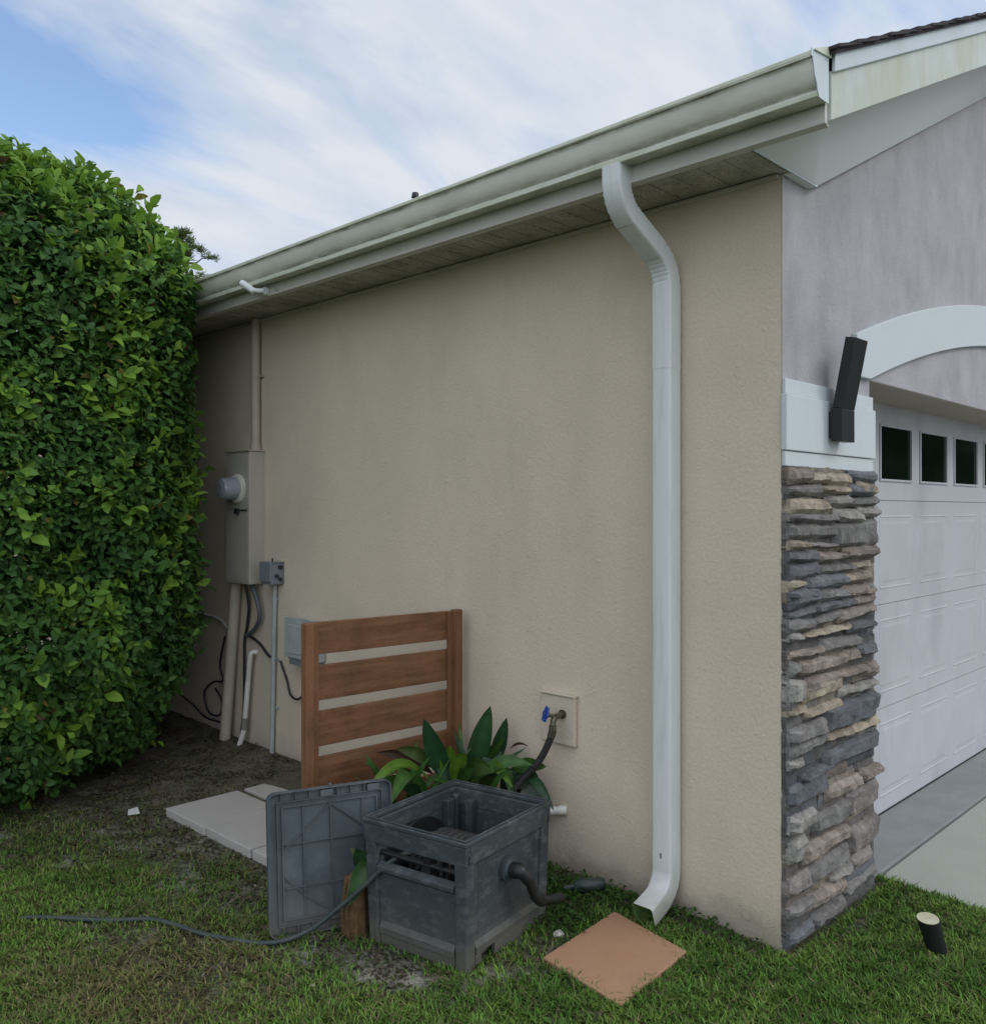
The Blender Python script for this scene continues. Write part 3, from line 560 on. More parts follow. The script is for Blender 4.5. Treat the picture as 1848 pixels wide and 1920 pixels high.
# downspout: rectangular tube following a path in a plane of constant y
def rprof(w, d, r=0.010, rib=True):
    pts = []
    for cx_, cy_, a0 in ((w / 2 - r, d / 2 - r, 0), (-w / 2 + r, d / 2 - r, 90), (-w / 2 + r, -d / 2 + r, 180), (w / 2 - r, -d / 2 + r, 270)):
        for k in range(4): a = R(a0 + k * 30); pts.append((cx_ + r * math.cos(a), cy_ + r * math.sin(a)))
    return pts
def spout_tube(path, crimp=(), scale=None):
    # path: list of (x,y,z); profile A axis = in-plane normal (x side), B axis = along y
    prof = rprof(0.075, 0.083); P = [Vector(p) for p in path]; m = len(P); vs = []; n = len(prof)
    for i in range(m):
        T = (P[min(i + 1, m - 1)] - P[max(i - 1, 0)]).normalized(); B = Vector((0, 1, 0)); B = (B - T * B.dot(T)).normalized(); A = B.cross(T).normalized()
        k = 1 - (0.055 if i in crimp else 0); k *= (scale[i] if scale else 1)
        vs += [P[i] + A * p[0] * k + B * p[1] * (0.5 + 0.5 * k) for p in prof]
    fs = [(i * n + k, i * n + (k + 1) % n, (i + 1) * n + (k + 1) % n, (i + 1) * n + k) for i in range(m - 1) for k in range(n)]
    return MB().add(vs, fs)
def arc(c, r, a0, a1, n, y0, y1):   # circle in the xz plane
    return [(c[0] + r * math.cos(R(a0 + (a1 - a0) * i / n)), y0 + (y1 - y0) * i / n, c[1] + r * math.sin(R(a0 + (a1 - a0) * i / n))) for i in range(n + 1)]
ds = None
YC = 0.4335; XC = -0.048
th = 60; r1 = 0.130
# upper bend: from vertical at x=-0.335, turning towards the wall
x_top = -0.330; yt = 0.452
c1 = (x_top + r1, 2.650)                       # turn inward
a1p = arc(c1, r1, 180, 180 + th, 12, yt, yt - 0.003)
ex, ez = a1p[-1][0], a1p[-1][2]
# lower bend joins the vertical at XC
c2x = XC - r1
# direction of the diagonal
dx, dz = math.sin(R(th)), -math.cos(R(th))
# find diagonal length so that lower arc ends at XC
sx_ = c2x + r1 * math.cos(R(th))
t_ = (sx_ - ex) / dx; sz_ = ez + dz * t_; c2 = (c2x, sz_ - r1 * math.sin(R(th)))
a2p = arc(c2, r1, th, 0, 12, YC + 0.006, YC)
up = [(x_top, yt, 2.705), (x_top, yt, 2.68)] + a1p

dn = [(XC, YC, a2p[-1][2]), (XC, YC, 1.95), (XC, YC, 1.0), (XC, YC, 0.24)]
dsp = spout_tube(dn, scale=[0.985, 0.985, 0.985, 0.985]).build('downspout', M['spout'], house, smooth=True, angle=30)
spout_tube(up, crimp=(4, 6, 8, 10, 12)).build('upper_elbow', M['spout'], dsp, smooth=True, angle=30)
dm = [(a1p[-1][0], a1p[-1][1], a1p[-1][2]), (a2p[0][0], a2p[0][1], a2p[0][2])]
spout_tube(dm, scale=[0.985, 0.985]).build('offset_pipe', M['spout'], dsp, smooth=True, angle=30)
spout_tube(a2p + [(XC, YC, a2p[-1][2] - 0.05)], crimp=(1, 3, 5, 7, 9, 11)).build('lower_elbow', M['spout'], dsp, smooth=True, angle=30)
spout_tube([(XC, YC, 2.03), (XC, YC, 2.022)], scale=[1.015, 1.015]).build('joint_seam', M['spout'], dsp, smooth=True, angle=30) if False else None
mb = spout_tube([(XC, YC, a2p[-1][2]), (XC, YC, 2.025)], scale=[1.012, 1.012]); mb.build('joint_sleeve', M['spout'], dsp, smooth=True, angle=30)
mb = MB(); mb.box(XC - 0.0385, XC - 0.0372, YC - 0.005, YC + 0.004, 0.215, 0.235); mb.build('screw', M['steel'], dsp)
# ground elbow: open ended, shell with thickness
rb = 0.115; cb = (XC - rb, 0.172)
pa = [(XC, YC, 0.27), (XC, YC, 0.22)] + arc(cb, rb, 0, -72, 10, YC, YC)
e = pa[-1]; d_ = Vector((-math.sin(R(72)), 0, -math.cos(R(72)))); pa.append((e[0] + d_.x * 0.07, YC, e[2] + d_.z * 0.07))
pts = [Vector(p) for p in pa]
prof = rprof(0.075, 0.083); pin = rprof(0.070, 0.078, 0.009)
def shell(P, pf, sc_, crimp=()):
    vs = []; n = len(pf)
    for i in range(len(P)):
        T = (P[min(i + 1, len(P) - 1)] - P[max(i - 1, 0)]).normalized(); B = Vector((0, 1, 0)); A = B.cross(T).normalized()
        k = sc_ * (0.965 if i in crimp else 1)
        vs += [P[i] + A * p[0] * k + B * p[1] * (1.0 if i < len(P) - 1 else 1.04) for p in pf]
    return vs, [(i * n + k, i * n + (k + 1) % n, (i + 1) * n + (k + 1) % n, (i + 1) * n + k) for i in range(len(P) - 1) for k in range(n)]
vo, fo = shell(pts, prof, 1.02, (3, 5, 7, 9)); vi, fi = shell(pts, pin, 1.02, (3, 5, 7, 9)); n = len(prof); b = len(vo); last = (len(pts) - 1) * n
mb = MB().add(vo, fo); el = mb.build('ground_elbow', M['spout'], dsp, smooth=True, angle=30)
mb = MB().add(vi, fi); 
mb.add([vo[last + k] for k in range(n)] + [vi[last + k] for k in range(n)], [(k, (k + 1) % n, n + (k + 1) % n, n + k) for k in range(n)])
mb.build('elbow_lining', M['spoutin'], dsp)

# roof vent pipe
v = empty('vent_pipe', (2.354, 4.66, 4.03), 'dark capped vent pipe poking above the roof behind the gutter', 'vent pipe')
C0 = (2.354, 4.66)
MB().tube([(C0[0], C0[1], 4.0), (C0[0], C0[1], 4.315)], 0.022, 12).build('pipe', M['greymetal'], v, smooth=True)
MB().tube([(C0[0], C0[1], 4.285), (C0[0], C0[1], 4.30), (C0[0], C0[1], 4.335), (C0[0], C0[1], 4.342)], [0.024, 0.036, 0.030, 0.028], 12).build('cap', M['black'], v, smooth=True)

# ---------------------------------------------------------------- wall equipment
# sconce
sc_ = empty('wall_sconce', (0.36, -0.02, 1.75), 'black angular wall light with a bent upper arm on the white band beside the garage', 'wall light')
mb = MB(); mb.box(0.318, 0.412, -0.034, -0.022, 1.765, 1.86); mb.build('back_plate', M['black'], sc_, bevel=0.002)
mb = MB(); mb.prism([(-0.0345, 1.752), (-0.078, 1.750), (-0.078, 1.868), (-0.0345, 1.876)], 'x', 0.308, 0.414); mb.build('lower_arm', M['black'], sc_, bevel=0.002)
mb = MB(); mb.prism([(-0.040, 1.8765), (-0.078, 1.8685), (-0.127, 2.118), (-0.088, 2.126)], 'x', 0.308, 0.414); mb.build('upper_arm', M['black'], sc_, bevel=0.002)

mt = empty('electric_meter_box', (0, 3.43, 1.06), 'tall painted electric meter box on the side wall with a round glass meter', 'meter box')
mb = MB(); mb.box(-0.103, -0.001, 3.30, 3.57, 1.06, 1.852); mb.build('enclosure', M['meterbox'], mt, bevel=0.004)
mb = MB(); mb.box(-0.1055, -0.1035, 3.308, 3.562, 1.075, 1.50); mb.box(-0.1055, -0.1035, 3.308, 3.562, 1.505, 1.84); mb.box(-0.112, -0.0, 3.292, 3.578, 1.853, 1.860); mb.build('cover', M['meterbox'], mt, bevel=0.002)
mb = MB(); mb.tube([(-0.1057, 3.425, 1.63), (-0.119, 3.425, 1.63)], 0.088, 28); mb.tube([(-0.1193, 3.425, 1.63), (-0.128, 3.425, 1.63)], 0.080, 28); mb.build('meter_ring', M['pvc'], mt, smooth=True)
me_ = MB().tube([(-0.1283, 3.425, 1.63), (-0.20, 3.425, 1.63), (-0.222, 3.425, 1.63), (-0.228, 3.425, 1.63)], [0.067, 0.064, 0.056, 0.03], 28).build('meter', M['meterglass'], mt, smooth=True, angle=50)
MB().tube([(-0.2285, 3.425, 1.63), (-0.2315, 3.425, 1.63)], 0.035, 20).build('meter_face', M['greymetal'], me_)
mb = MB(); mb.box(-0.112, -0.106, 3.32, 3.44, 1.498, 1.504); mb.box(-0.124, -0.106, 3.405, 3.44, 1.480, 1.512); mb.build('latch', M['cable'], mt)

cu = empty('painted_conduit', (-0.035, 3.345, 1.86), 'beige painted conduit rising from the meter box up to the soffit', 'conduit')
MB().tube([(-0.034, 3.345, 1.861), (-0.034, 3.345, 2.648)], 0.027, 16).build('pipe', M['beigepipe'], cu, smooth=True)
mb = MB(); mb.tube([(-0.034, 3.345, 2.30), (-0.034, 3.345, 2.318)], 0.0305, 16); mb.box(-0.012, -0.001, 3.30, 3.39, 2.30, 2.318); mb.build('strap', M['beigepipe'], cu)
mb = MB(); mb.tube([(-0.034, 3.345, 1.861), (-0.034, 3.345, 1.90)], 0.032, 16); mb.build('fitting', M['beigepipe'], cu)

jb = empty('junction_box', (-0.04, 3.14, 1.07), 'small blue-grey disconnect box beside the lower corner of the meter box', 'junction box')
mb = MB(); mb.box(-0.088, -0.001, 3.085, 3.195, 1.07, 1.195); mb.build('enclosure', M['greymetal'], jb, bevel=0.006)
mb = MB(); mb.box(-0.096, -0.0885, 3.080, 3.20, 1.085, 1.20); mb.box(-0.09, -0.003, 3.078, 3.202, 1.1955, 1.201); mb.build('cover', M['greymetal'], jb, bevel=0.003)
mb = MB()
for (xx, zz_, rr) in ((-0.03, 1.17, 0.013), (-0.055, 1.12, 0.011), (-0.03, 1.10, 0.011)): MB().tube([(xx, 3.0845, zz_), (xx, 3.070, zz_)], rr, 12).build('knockout', M['cable'], jb)
mb.tube([(-0.045, 3.14, 1.2015), (-0.045, 3.14, 1.222)], 0.005, 8)
mb.build('screw', M['cable'], jb)

def pipe(name, pts, r, m, label, cat, group=None, n=14, smooth=6):
    P = smooth_path(pts, smooth) if len(pts) > 2 and smooth else pts
    o = MB().tube(P, r, n).build(name, m, smooth=True, angle=60); return tag(o, label, cat, group)
def gh(x, y): return float(gheight(np.array([x]), np.array([y]))[0])
pipe('thick_conduit', [(-0.045, 3.555, 1.058), (-0.055, 3.60, 0.6), (-0.075, 3.645, 0.02)], 0.034, M['beigepipe'], 'thick pale conduit leaning down from under the meter box into the soil', 'conduit', n=20)
tc_ = empty('thin_conduit', (-0.02, 3.17, 0.05), 'thin grey conduit running straight down from the small junction box', 'conduit')
MB().tube([(-0.022, 3.150, 1.069), (-0.022, 3.165, 0.6), (-0.022, 3.185, 0.03)], 0.0135, 12).build('pipe', M['utility'], tc_, smooth=True)
for zc in (0.97, 0.62, 0.33):
    mb = MB(); mb.box(-0.0105, -0.001, 3.165 - 0.03, 3.165 + 0.03, zc, zc + 0.014); mb.tube([(-0.022, 3.155 + (0.97 - zc) * 0.03, zc), (-0.022, 3.155 + (0.97 - zc) * 0.03, zc + 0.014)], 0.0155, 12); mb.build('strap', M['utility'], tc_)
pp = empty('drain_pipe', (-0.04, 3.43, 0.05), 'narrow white drain pipe with a short elbow low on the wall', 'drain pipe')
MB().tube(smooth_path([(-0.005, 3.375, 0.640), (-0.03, 3.385, 0.642), (-0.042, 3.39, 0.625), (-0.045, 3.40, 0.55), (-0.05, 3.425, 0.34), (-0.05, 3.44, 0.24)], 5), 0.0155, 12).build('pipe', M['pvc'], pp, smooth=True)
MB().tube([(-0.05, 3.44, 0.2405), (-0.052, 3.445, 0.17)], 0.019, 12).build('coupling', M['greyplaster'], pp, smooth=True)
MB().tube([(-0.052, 3.446, 0.169), (-0.07, 3.47, 0.07)], 0.016, 12).build('outlet', M['pvc'], pp, smooth=True)

ub = empty('utility_box', (-0.03, 2.81, 0.62), 'pale grey utility box on the wall, half hidden behind the wooden screen', 'utility box')
mb = MB(); mb.box(-0.075, -0.001, 2.665, 2.945, 0.66, 0.885); mb.build('enclosure', M['utility'], ub, bevel=0.014, seg=3)
mb = MB(); mb.box(-0.086, -0.0755, 2.66, 2.95, 0.675, 0.90); mb.box(-0.092, -0.0865, 2.70, 2.91, 0.70, 0.86); mb.build('cover', M['utility'], ub, bevel=0.005)
mb = MB(); mb.box(-0.07, -0.001, 2.68, 2.93, 0.632, 0.6595); mb.build('cable_skirt', M['greymetal'], ub, bevel=0.006)

# cables on the wall
pipe('grey_cable', [(-0.05, 3.36, 1.057), (-0.05, 3.30, 0.96), (-0.04, 3.29, 0.86), (-0.03, 3.37, 0.78), (-0.02, 3.47, 0.735)], 0.013, M['greycable'], 'thick blue-grey cable curving from under the meter box to the wall', 'cable')
pipe('black_cable', [(-0.05, 3.44, 1.058), (-0.03, 3.43, 0.92), (-0.02, 3.47, 0.78), (-0.018, 3.50, 0.70), (-0.02, 3.50, 0.5), (-0.02, 3.505, 0.3), (-0.025, 3.53, 0.10)], 0.0085, M['cable'], 'black cable dropping down the wall right beside the thick conduit', 'cable')
pipe('black_cable', [(-0.012, 3.46, 0.735), (-0.012, 3.34, 0.70), (-0.012, 3.24, 0.64), (-0.012, 3.20, 0.63)], 0.008, M['cable'], 'black cable slanting across the wall to the thin conduit', 'cable')
pipe('black_cable', [(-0.012, 3.11, 0.62), (-0.014, 3.04, 0.52), (-0.02, 2.99, 0.44), (-0.025, 2.90, 0.43), (-0.03, 2.82, 0.50), (-0.03, 2.79, 0.631)], 0.006, M['cable'], 'thin black cable hanging in a loop below the pale utility box', 'cable')
pipe('black_cable', [(-0.012, 3.75, 0.70), (-0.02, 3.80, 0.52), (-0.02, 3.76, 0.42), (-0.03, 3.86, 0.40), (-0.03, 3.98, 0.32), (-0.035, 3.92, 0.20), (-0.03, 3.78, 0.20), (-0.03, 3.76, 0.30), (-0.03, 3.84, 0.36)], 0.0065, M['cable'], 'thin black cable coiled in a loop between hedge and thick conduit', 'cable')
pipe('white_cable', [(-0.012, 3.70, 0.745), (-0.014, 3.80, 0.80), (-0.014, 3.92, 0.815), (-0.014, 4.15, 0.82)], 0.009, M['whitecable'], 'white cable running along the wall from the hedge to the thick conduit', 'cable')
pipe('black_cable', [(-0.02, 3.8, 0.15), (-0.04, 3.95, 0.16), (-0.05, 4.10, 0.22), (-0.04, 4.3, 0.26)], 0.006, M['cable'], 'thin black cable low on the wall disappearing behind the hedge', 'cable')

# security camera
sca = empty('security_camera', (-0.31, 2.82, 2.68), 'small white security camera mounted on the fascia under the gutter near the hedge', 'camera')
mb = MB().tube([(-0.304, 2.77, 2.672), (-0.325, 2.77, 2.672)], 0.022, 16); mb.build('mount', M['camwhite'], sca, smooth=True)
mb = MB().tube(smooth_path([(-0.3255, 2.77, 2.672), (-0.352, 2.785, 2.668), (-0.372, 2.80, 2.672)], 4), 0.013, 12); mb.build('arm', M['camwhite'], sca, smooth=True)
mb = MB().tube([(-0.368, 2.80, 2.664), (-0.385, 2.825, 2.688), (-0.405, 2.855, 2.712), (-0.41, 2.862, 2.718)], [0.016, 0.019, 0.018, 0.013], 16); hd = mb.build('housing', M['camwhite'], sca, smooth=True, angle=50)
mb = MB().tube([(-0.4101, 2.8621, 2.7182), (-0.4125, 2.8655, 2.7205)], 0.009, 12); mb.build('lens', M['black'], hd)
pipe('camera_wire', smooth_path([(-0.307, 2.76, 2.676), (-0.31, 2.72, 2.695), (-0.308, 2.69, 2.665), (-0.307, 2.66, 2.66)], 3), 0.003, M['whitecable'], 'short pale wire beside the small security camera', 'wire', n=6, smooth=0)

# tap block, tap and hose
hb = empty('tap_block', (0, 0.985, 0.52), 'square raised stucco block around the outdoor tap', 'wall plate')
mb = MB(); mb.box(-0.022, -0.001, 0.893, 1.078, 0.526, 0.728); mb.build('plate', M['plate'], hb, bevel=0.006, seg=3)
mb = MB(); mb.box(-0.030, -0.001, 0.889, 1.082, 0.7285, 0.738); mb.build('cap', M['plate'], hb, bevel=0.004, seg=2)
tp = empty('garden_tap', (-0.02, 0.955, 0.65), 'brass garden tap with a blue handle on the square wall block', 'tap')
mb = MB(); mb.tube([(-0.0225, 0.955, 0.655), (-0.030, 0.955, 0.655)], 0.019, 14); mb.tube([(-0.0301, 0.955, 0.655), (-0.075, 0.958, 0.650)], 0.0115, 12)
mb.tube(smooth_path([(-0.060, 0.957, 0.650), (-0.078, 0.958, 0.640), (-0.084, 0.958, 0.618)], 4), 0.012, 12); mb.tube([(-0.084, 0.958, 0.6178), (-0.0845, 0.958, 0.596)], 0.0155, 12)
mb.tube([(-0.072, 0.958, 0.652), (-0.098, 0.975, 0.662)], 0.0075, 10); mb.build('body', M['brass'], tp, smooth=True, angle=40)
c = Vector((-0.104, 0.979, 0.664)); ax = Vector((-0.80, 0.52, 0.30)).normalized(); a_ = ax.cross(Vector((0, 0, 1))).normalized(); b_ = ax.cross(a_)
mb = MB()
ring = [c + (a_ * math.cos(t) + b_ * math.sin(t)) * (0.027 + 0.004 * math.cos(6 * t)) for t in np.linspace(0, 2 * math.pi, 37)]
mb.tube(ring, 0.0048, 8, cap=False)
for k in range(3): t = k * math.pi / 3; d = (a_ * math.cos(t) + b_ * math.sin(t)) * 0.025; mb.tube([c - d, c + d], 0.004, 6)
mb.tube([c - ax * 0.006, c + ax * 0.006], 0.009, 10); mb.build('handle', M['blue'], tp, smooth=True)
fh = empty('feed_hose', (-0.09, 1.0, 0.4), 'dark hose hanging from the blue-handled tap down behind the grey box', 'hose')
MB().tube(smooth_path([(-0.0847, 0.958, 0.5955), (-0.088, 0.968, 0.56), (-0.105, 1.01, 0.47), (-0.145, 1.07, 0.385), (-0.21, 1.12, 0.30), (-0.28, 1.15, 0.20), (-0.33, 1.17, 0.06), (-0.33, 1.19, 0.02)], 6), 0.0145, 12).build('tube', M['blackhose'], fh, smooth=True)
MB().tube([(-0.0846, 0.957, 0.5957), (-0.0872, 0.964, 0.572)], 0.017, 12).build('coupling', M['brass'], fh, smooth=True)
st = empty('pipe_stub', (-0.03, 0.98, 0.245), 'short white pipe stub sticking out of the wall right of the grey box', 'pipe')
MB().tube([(-0.001, 0.955, 0.252), (-0.065, 1.035, 0.244), (-0.12, 1.105, 0.238)], [0.0165, 0.0165, 0.0165], 14).build('pipe', M['pvc'], st, smooth=True)
MB().tube([(-0.001, 0.953, 0.2525), (-0.02, 0.977, 0.250)], 0.020, 14).build('collar', M['pvc'], st, smooth=True)

# ---------------------------------------------------------------- wooden screen
FY = 1.56
ws_ = empty('wooden_screen', (-0.47, FY, 0.05), 'reddish brown wooden screen of wide horizontal boards between two posts', 'wooden screen')
tops = [(0.915, 1.040), (0.730, 0.866), (0.546, 0.682), (0.362, 0.498), (0.178, 0.314), (0.06, 0.130)]
ZL, ZR = 1.06, 1.045
for (a, b) in tops:
    mb = MB(); mb.hexa([(-0.862, FY + 0.004, a + 0.01), (-0.06, FY + 0.004, a - 0.005), (-0.06, FY + 0.026, a - 0.005), (-0.862, FY + 0.026, a + 0.01)],
                       [(-0.862, FY + 0.004, b + 0.014), (-0.06, FY + 0.004, b), (-0.06, FY + 0.026, b), (-0.862, FY + 0.026, b + 0.014)])
    mb.build('board', M['wood'], ws_, bevel=0.003)
for (x0, x1, zt) in ((-0.893, -0.855, 1.056), (-0.090, -0.052, 1.048)):
    mb = MB(); mb.box(x0, x1, FY - 0.034, FY + 0.0035, 0.035, zt); mb.build('post', M['woodv'], ws_, bevel=0.003)
mb = MB(); mb.box(-0.8545, -0.822, FY - 0.016, FY + 0.0035, 0.04, 1.05); mb.build('batten', M['woodv'], ws_, bevel=0.002)
mb = MB(); mb.box(-0.118, -0.0905, FY - 0.012, FY + 0.003, 0.04, 1.04); mb.build('batten', M['woodv'], ws_, bevel=0.002)

# ---------------------------------------------------------------- pavers
xs_ = [-0.868, -0.463, -0.058]; ys2 = [2.79, 2.39, 1.985, 1.58, 1.175]
PL = {(0, 0): 'pale concrete paver at the far left corner of the paved patch', (1, 0): 'pale concrete paver at the far back against the wall, behind the screen',
      (0, 1): 'pale concrete paver second from the back along the left edge of the patch', (1, 1): 'pale concrete paver seen through the screen next to the wall',
      (0, 2): 'pale concrete paver in front row beside the leaning grey lid', (1, 2): 'pale concrete paver directly behind the foot of the wooden screen near the wall'}
for j in range(3):
    for i in range(2):
        cx_ = (xs_[i] + xs_[i + 1]) / 2; cy_ = (ys2[j] + ys2[j + 1]) / 2; hw = (xs_[i + 1] - xs_[i]) / 2 - 0.006 - random.random() * 0.003; hh = (ys2[j] - ys2[j + 1]) / 2 - 0.006
        an = R(random.uniform(-0.9, 0.9)); q = []
        zt = 0.042 + random.uniform(-0.003, 0.004) + 0.004 * j
        Mx = Matrix.Translation((cx_ + random.uniform(-0.003, 0.003), cy_, zt)) @ Matrix.Rotation(an, 4, 'Z') @ Matrix.Rotation(R(random.uniform(-0.5, 0.5)), 4, 'X')
        if i == 1 and j == 0: hw -= 0.02
        mb = MB(); mb.box(-hw, hw, -hh, hh, -0.045, 0.0, Mx); o = mb.build('paver', M['paver'], bevel=0.005, seg=2)
        tag(o, PL[(i, j)], 'paver', 'pale pavers laid under the wooden screen')

# terracotta tile
q = [(-0.640, 0.526), (-0.196, 0.562), (-0.268, 0.208), (-0.692, 0.169)]
mb = MB(); mb.hexa([(x, y, -0.02) for x, y in q][::-1], [(x, y, 0.017) for x, y in q][::-1]); o = mb.build('splash_paver', M['terra'], bevel=0.004)
tag(o, 'terracotta coloured square paver on the grass under the downspout outlet', 'paver')

# ---------------------------------------------------------------- hose reel box
ANG = R(9.6); BC = Vector((-0.878, 0.640, -0.010)); RM = Matrix.Rotation(ANG, 4, 'Z'); BU, BV, BH = 0.487, 0.425, 0.43
def bw(p):
    x, y, z = p; x = BU / 2 + (x - BU / 2) * (1 + 0.075 * z / BH); y = BV / 2 + (y - BV / 2) * (1 + 0.045 * z / BH)
    return BC + RM @ Vector((x, y, z * 1.03))
def warp(mb): mb.v = [tuple(bw(v)) for v in mb.v]; return mb
hr = empty('hose_reel_box', tuple(BC + RM @ Vector((BU / 2, BV / 2, 0))), 'open grey plastic hose reel box with a side crank, standing without its lid', 'hose box')
t = 0.022
mb = MB()
# corner posts
for (x0, x1, y0, y1) in ((0, 0.05, 0, 0.05), (0, 0.05, BV - 0.05, BV), (BU - 0.05, BU, 0, 0.05), (BU - 0.05, BU, BV - 0.05, BV)): warp(MB().box(x0, x1, y0, y1, 0.0, 0.396)).build('corner_post', M['box'], hr, bevel=0.010, seg=3)
mb = MB()
mb.box(0.012, t, 0.05, BV - 0.05, 0.045, 0.285); mb.box(BU - t, BU - 0.012, 0.05, BV - 0.05, 0.045, 0.375)
mb.box(0.05, BU - 0.05, 0.012, t, 0.06, 0.385); mb.box(0.05, BU - 0.05, BV - t, BV - 0.012, 0.03, 0.385)
warp(mb).build('side_panels', M['box'], hr)
mb = MB()   # ledges on the slotted side
mb.hexa([(-0.002, 0.052, 0.262), (-0.002, BV - 0.052, 0.262), (0.011, BV - 0.052, 0.250), (0.011, 0.052, 0.250)], [(-0.002, 0.052, 0.276), (-0.002, BV - 0.052, 0.276), (0.020, BV - 0.052, 0.292), (0.020, 0.052, 0.292)])
mb.hexa([(-0.001, 0.052, 0.048), (-0.001, BV - 0.052, 0.048), (0.03, BV - 0.052, 0.048), (0.03, 0.052, 0.048)], [(-0.001, 0.052, 0.072), (-0.001, BV - 0.052, 0.072), (0.0115, BV - 0.052, 0.092), (0.0115, 0.052, 0.092)])
mb.hexa([(0.052, -0.001, 0.056), (BU - 0.052, -0.001, 0.056), (BU - 0.052, 0.03, 0.056), (0.052, 0.03, 0.056)], [(0.052, -0.001, 0.078), (BU - 0.052, -0.001, 0.078), (BU - 0.052, 0.0115, 0.098), (0.052, 0.0115, 0.098)])
mb.box(0.16, BU - 0.052, 0.002, 0.02, 0.012, 0.0555); mb.box(0.052, 0.085, 0.002, 0.02, 0.02, 0.0555)
mb.box(0.004, 0.02, 0.052, BV - 0.052, 0.012, 0.0475)
warp(mb).build('ledges', M['box'], hr, bevel=0.004, seg=3)
mb = MB()   # upper bands
mb.box(-0.001, 0.024, 0.0, BV, 0.352, 0.414); mb.box(BU - 0.024, BU + 0.001, 0.0, BV, 0.352, 0.414); mb.box(0.0245, BU - 0.0245, -0.001, 0.024, 0.352, 0.414); mb.box(0.0245, BU - 0.0245, BV - 0.024, BV + 0.001, 0.352, 0.414)
warp(mb).build('upper_band', M['box'], hr, bevel=0.004, seg=2)
mb = MB(); o_, i_ = -0.004, 0.015
ring_o = [(o_, o_), (BU - o_, o_), (BU - o_, BV - o_), (o_, BV - o_)]; ring_i = [(i_, i_), (BU - i_, i_), (BU - i_, BV - i_), (i_, BV - i_)]
vs = [(*p, 0.4145) for p in ring_o] + [(*p, 0.430) for p in ring_o] + [(p[0] * 1, p[1], 0.430) for p in ring_i] + [(*p, 0.4145) for p in ring_i]
fs = []
for k in range(4):
    j = (k + 1) % 4; fs += [(k, j, 4 + j, 4 + k), (4 + k, 4 + j, 8 + j, 8 + k), (8 + k, 8 + j, 12 + j, 12 + k), (12 + k, 12 + j, j, k)]
mb.add(vs, fs); warp(mb).build('rim', M['box'], hr, bevel=0.004, seg=3)
mb = MB(); a, b2 = 0.004, 0.010
ro = [(a, a), (BU - a, a), (BU - a, BV - a), (a, BV - a)]; ri = [(b2, b2), (BU - b2, b2), (BU - b2, BV - b2), (b2, BV - b2)]
vs = [(*p, 0.4302) for p in ro] + [(*p, 0.4355) for p in ro] + [(*p, 0.4355) for p in ri] + [(*p, 0.4302) for p in ri]
mb.add(vs, fs); warp(mb).build('rim_bead', M['box'], hr, bevel=0.0015)
# textured grid on the crank side panel (fine ribs)
mb = MB(); zq = 0.115
while zq < 0.34: mb.box(0.075, BU - 0.075, 0.0108, 0.0118, zq, zq + 0.004); zq += 0.0135
xq = 0.08
while xq < BU - 0.075: mb.box(xq, xq + 0.004, 0.0109, 0.0119, 0.112, 0.345); xq += 0.0135
warp(mb).build('panel_texture', M['box'], hr)
# guide bar and slot details
mb = MB(); mb.tube([(0.028, 0.05, 0.315), (0.028, BV - 0.05, 0.315)], 0.009, 12); mb.tube([(0.05, 0.05, 0.30), (0.05, BV - 0.05, 0.30)], 0.007, 10)
mb.box(0.02, 0.055, 0.16, 0.19, 0.29, 0.345); mb.box(0.02, 0.05, 0.11, 0.12, 0.295, 0.34)
warp(mb).build('hose_guide', M['black'], hr, smooth=True, angle=40)
# inner uprights
mb = MB(); mb.box(BU - 0.10, BU - 0.06, BV - 0.05, BV - 0.022, 0.02, 0.385); mb.box(BU - 0.052, BU - 0.022, BV - 0.12, BV - 0.09, 0.02, 0.385); mb.box(0.024, BU - 0.024, 0.03, BV - 0.03, 0.022, 0.03)
warp(mb).build('inner_frame', M['box'], hr, bevel=0.003)
# reel: drum axis along y, two flanges, hub, wound hose
rc = (0.205, 0.232)
mb = MB()
for yy in (0.075, 0.345): mb.tube([(rc[0], yy, rc[1]), (rc[0], yy + 0.008, rc[1])], 0.150, 40)
mb.tube([(rc[0], 0.084, rc[1]), (rc[0], 0.344, rc[1])], 0.055, 24)
rl = warp(mb).build('reel', M['black'], hr, smooth=True, angle=40)
warp(MB().tube([(rc[0], 0.03, rc[1]), (rc[0], 0.074, rc[1])], [0.04, 0.05], 20)).build('hub', M['lid'], rl, smooth=True, angle=40); mb = MB(); mb.tube([(rc[0], 0.354, rc[1]), (rc[0], 0.392, rc[1])], [0.055, 0.045], 20); warp(mb).build('hub', M['lid'], rl, smooth=True, angle=40)
mb = MB()
for lay, rr in enumerate((0.075, 0.098, 0.120)):
    pts = []; nt_ = 9 - (lay == 2) * 3
    for k in range(nt_ * 24 + 1): an = 2 * math.pi * k / 24; pts.append((rc[0] + rr * math.cos(an), 0.100 + 0.23 * k / (9 * 24) + (lay == 2) * 0.03, rc[1] + rr * math.sin(an) + 0.002 * math.sin(k * 1.3)))
    mb.tube(pts, 0.0115, 8)
warp(mb).build('wound_hose', M['blackhose'], hr, smooth=True)
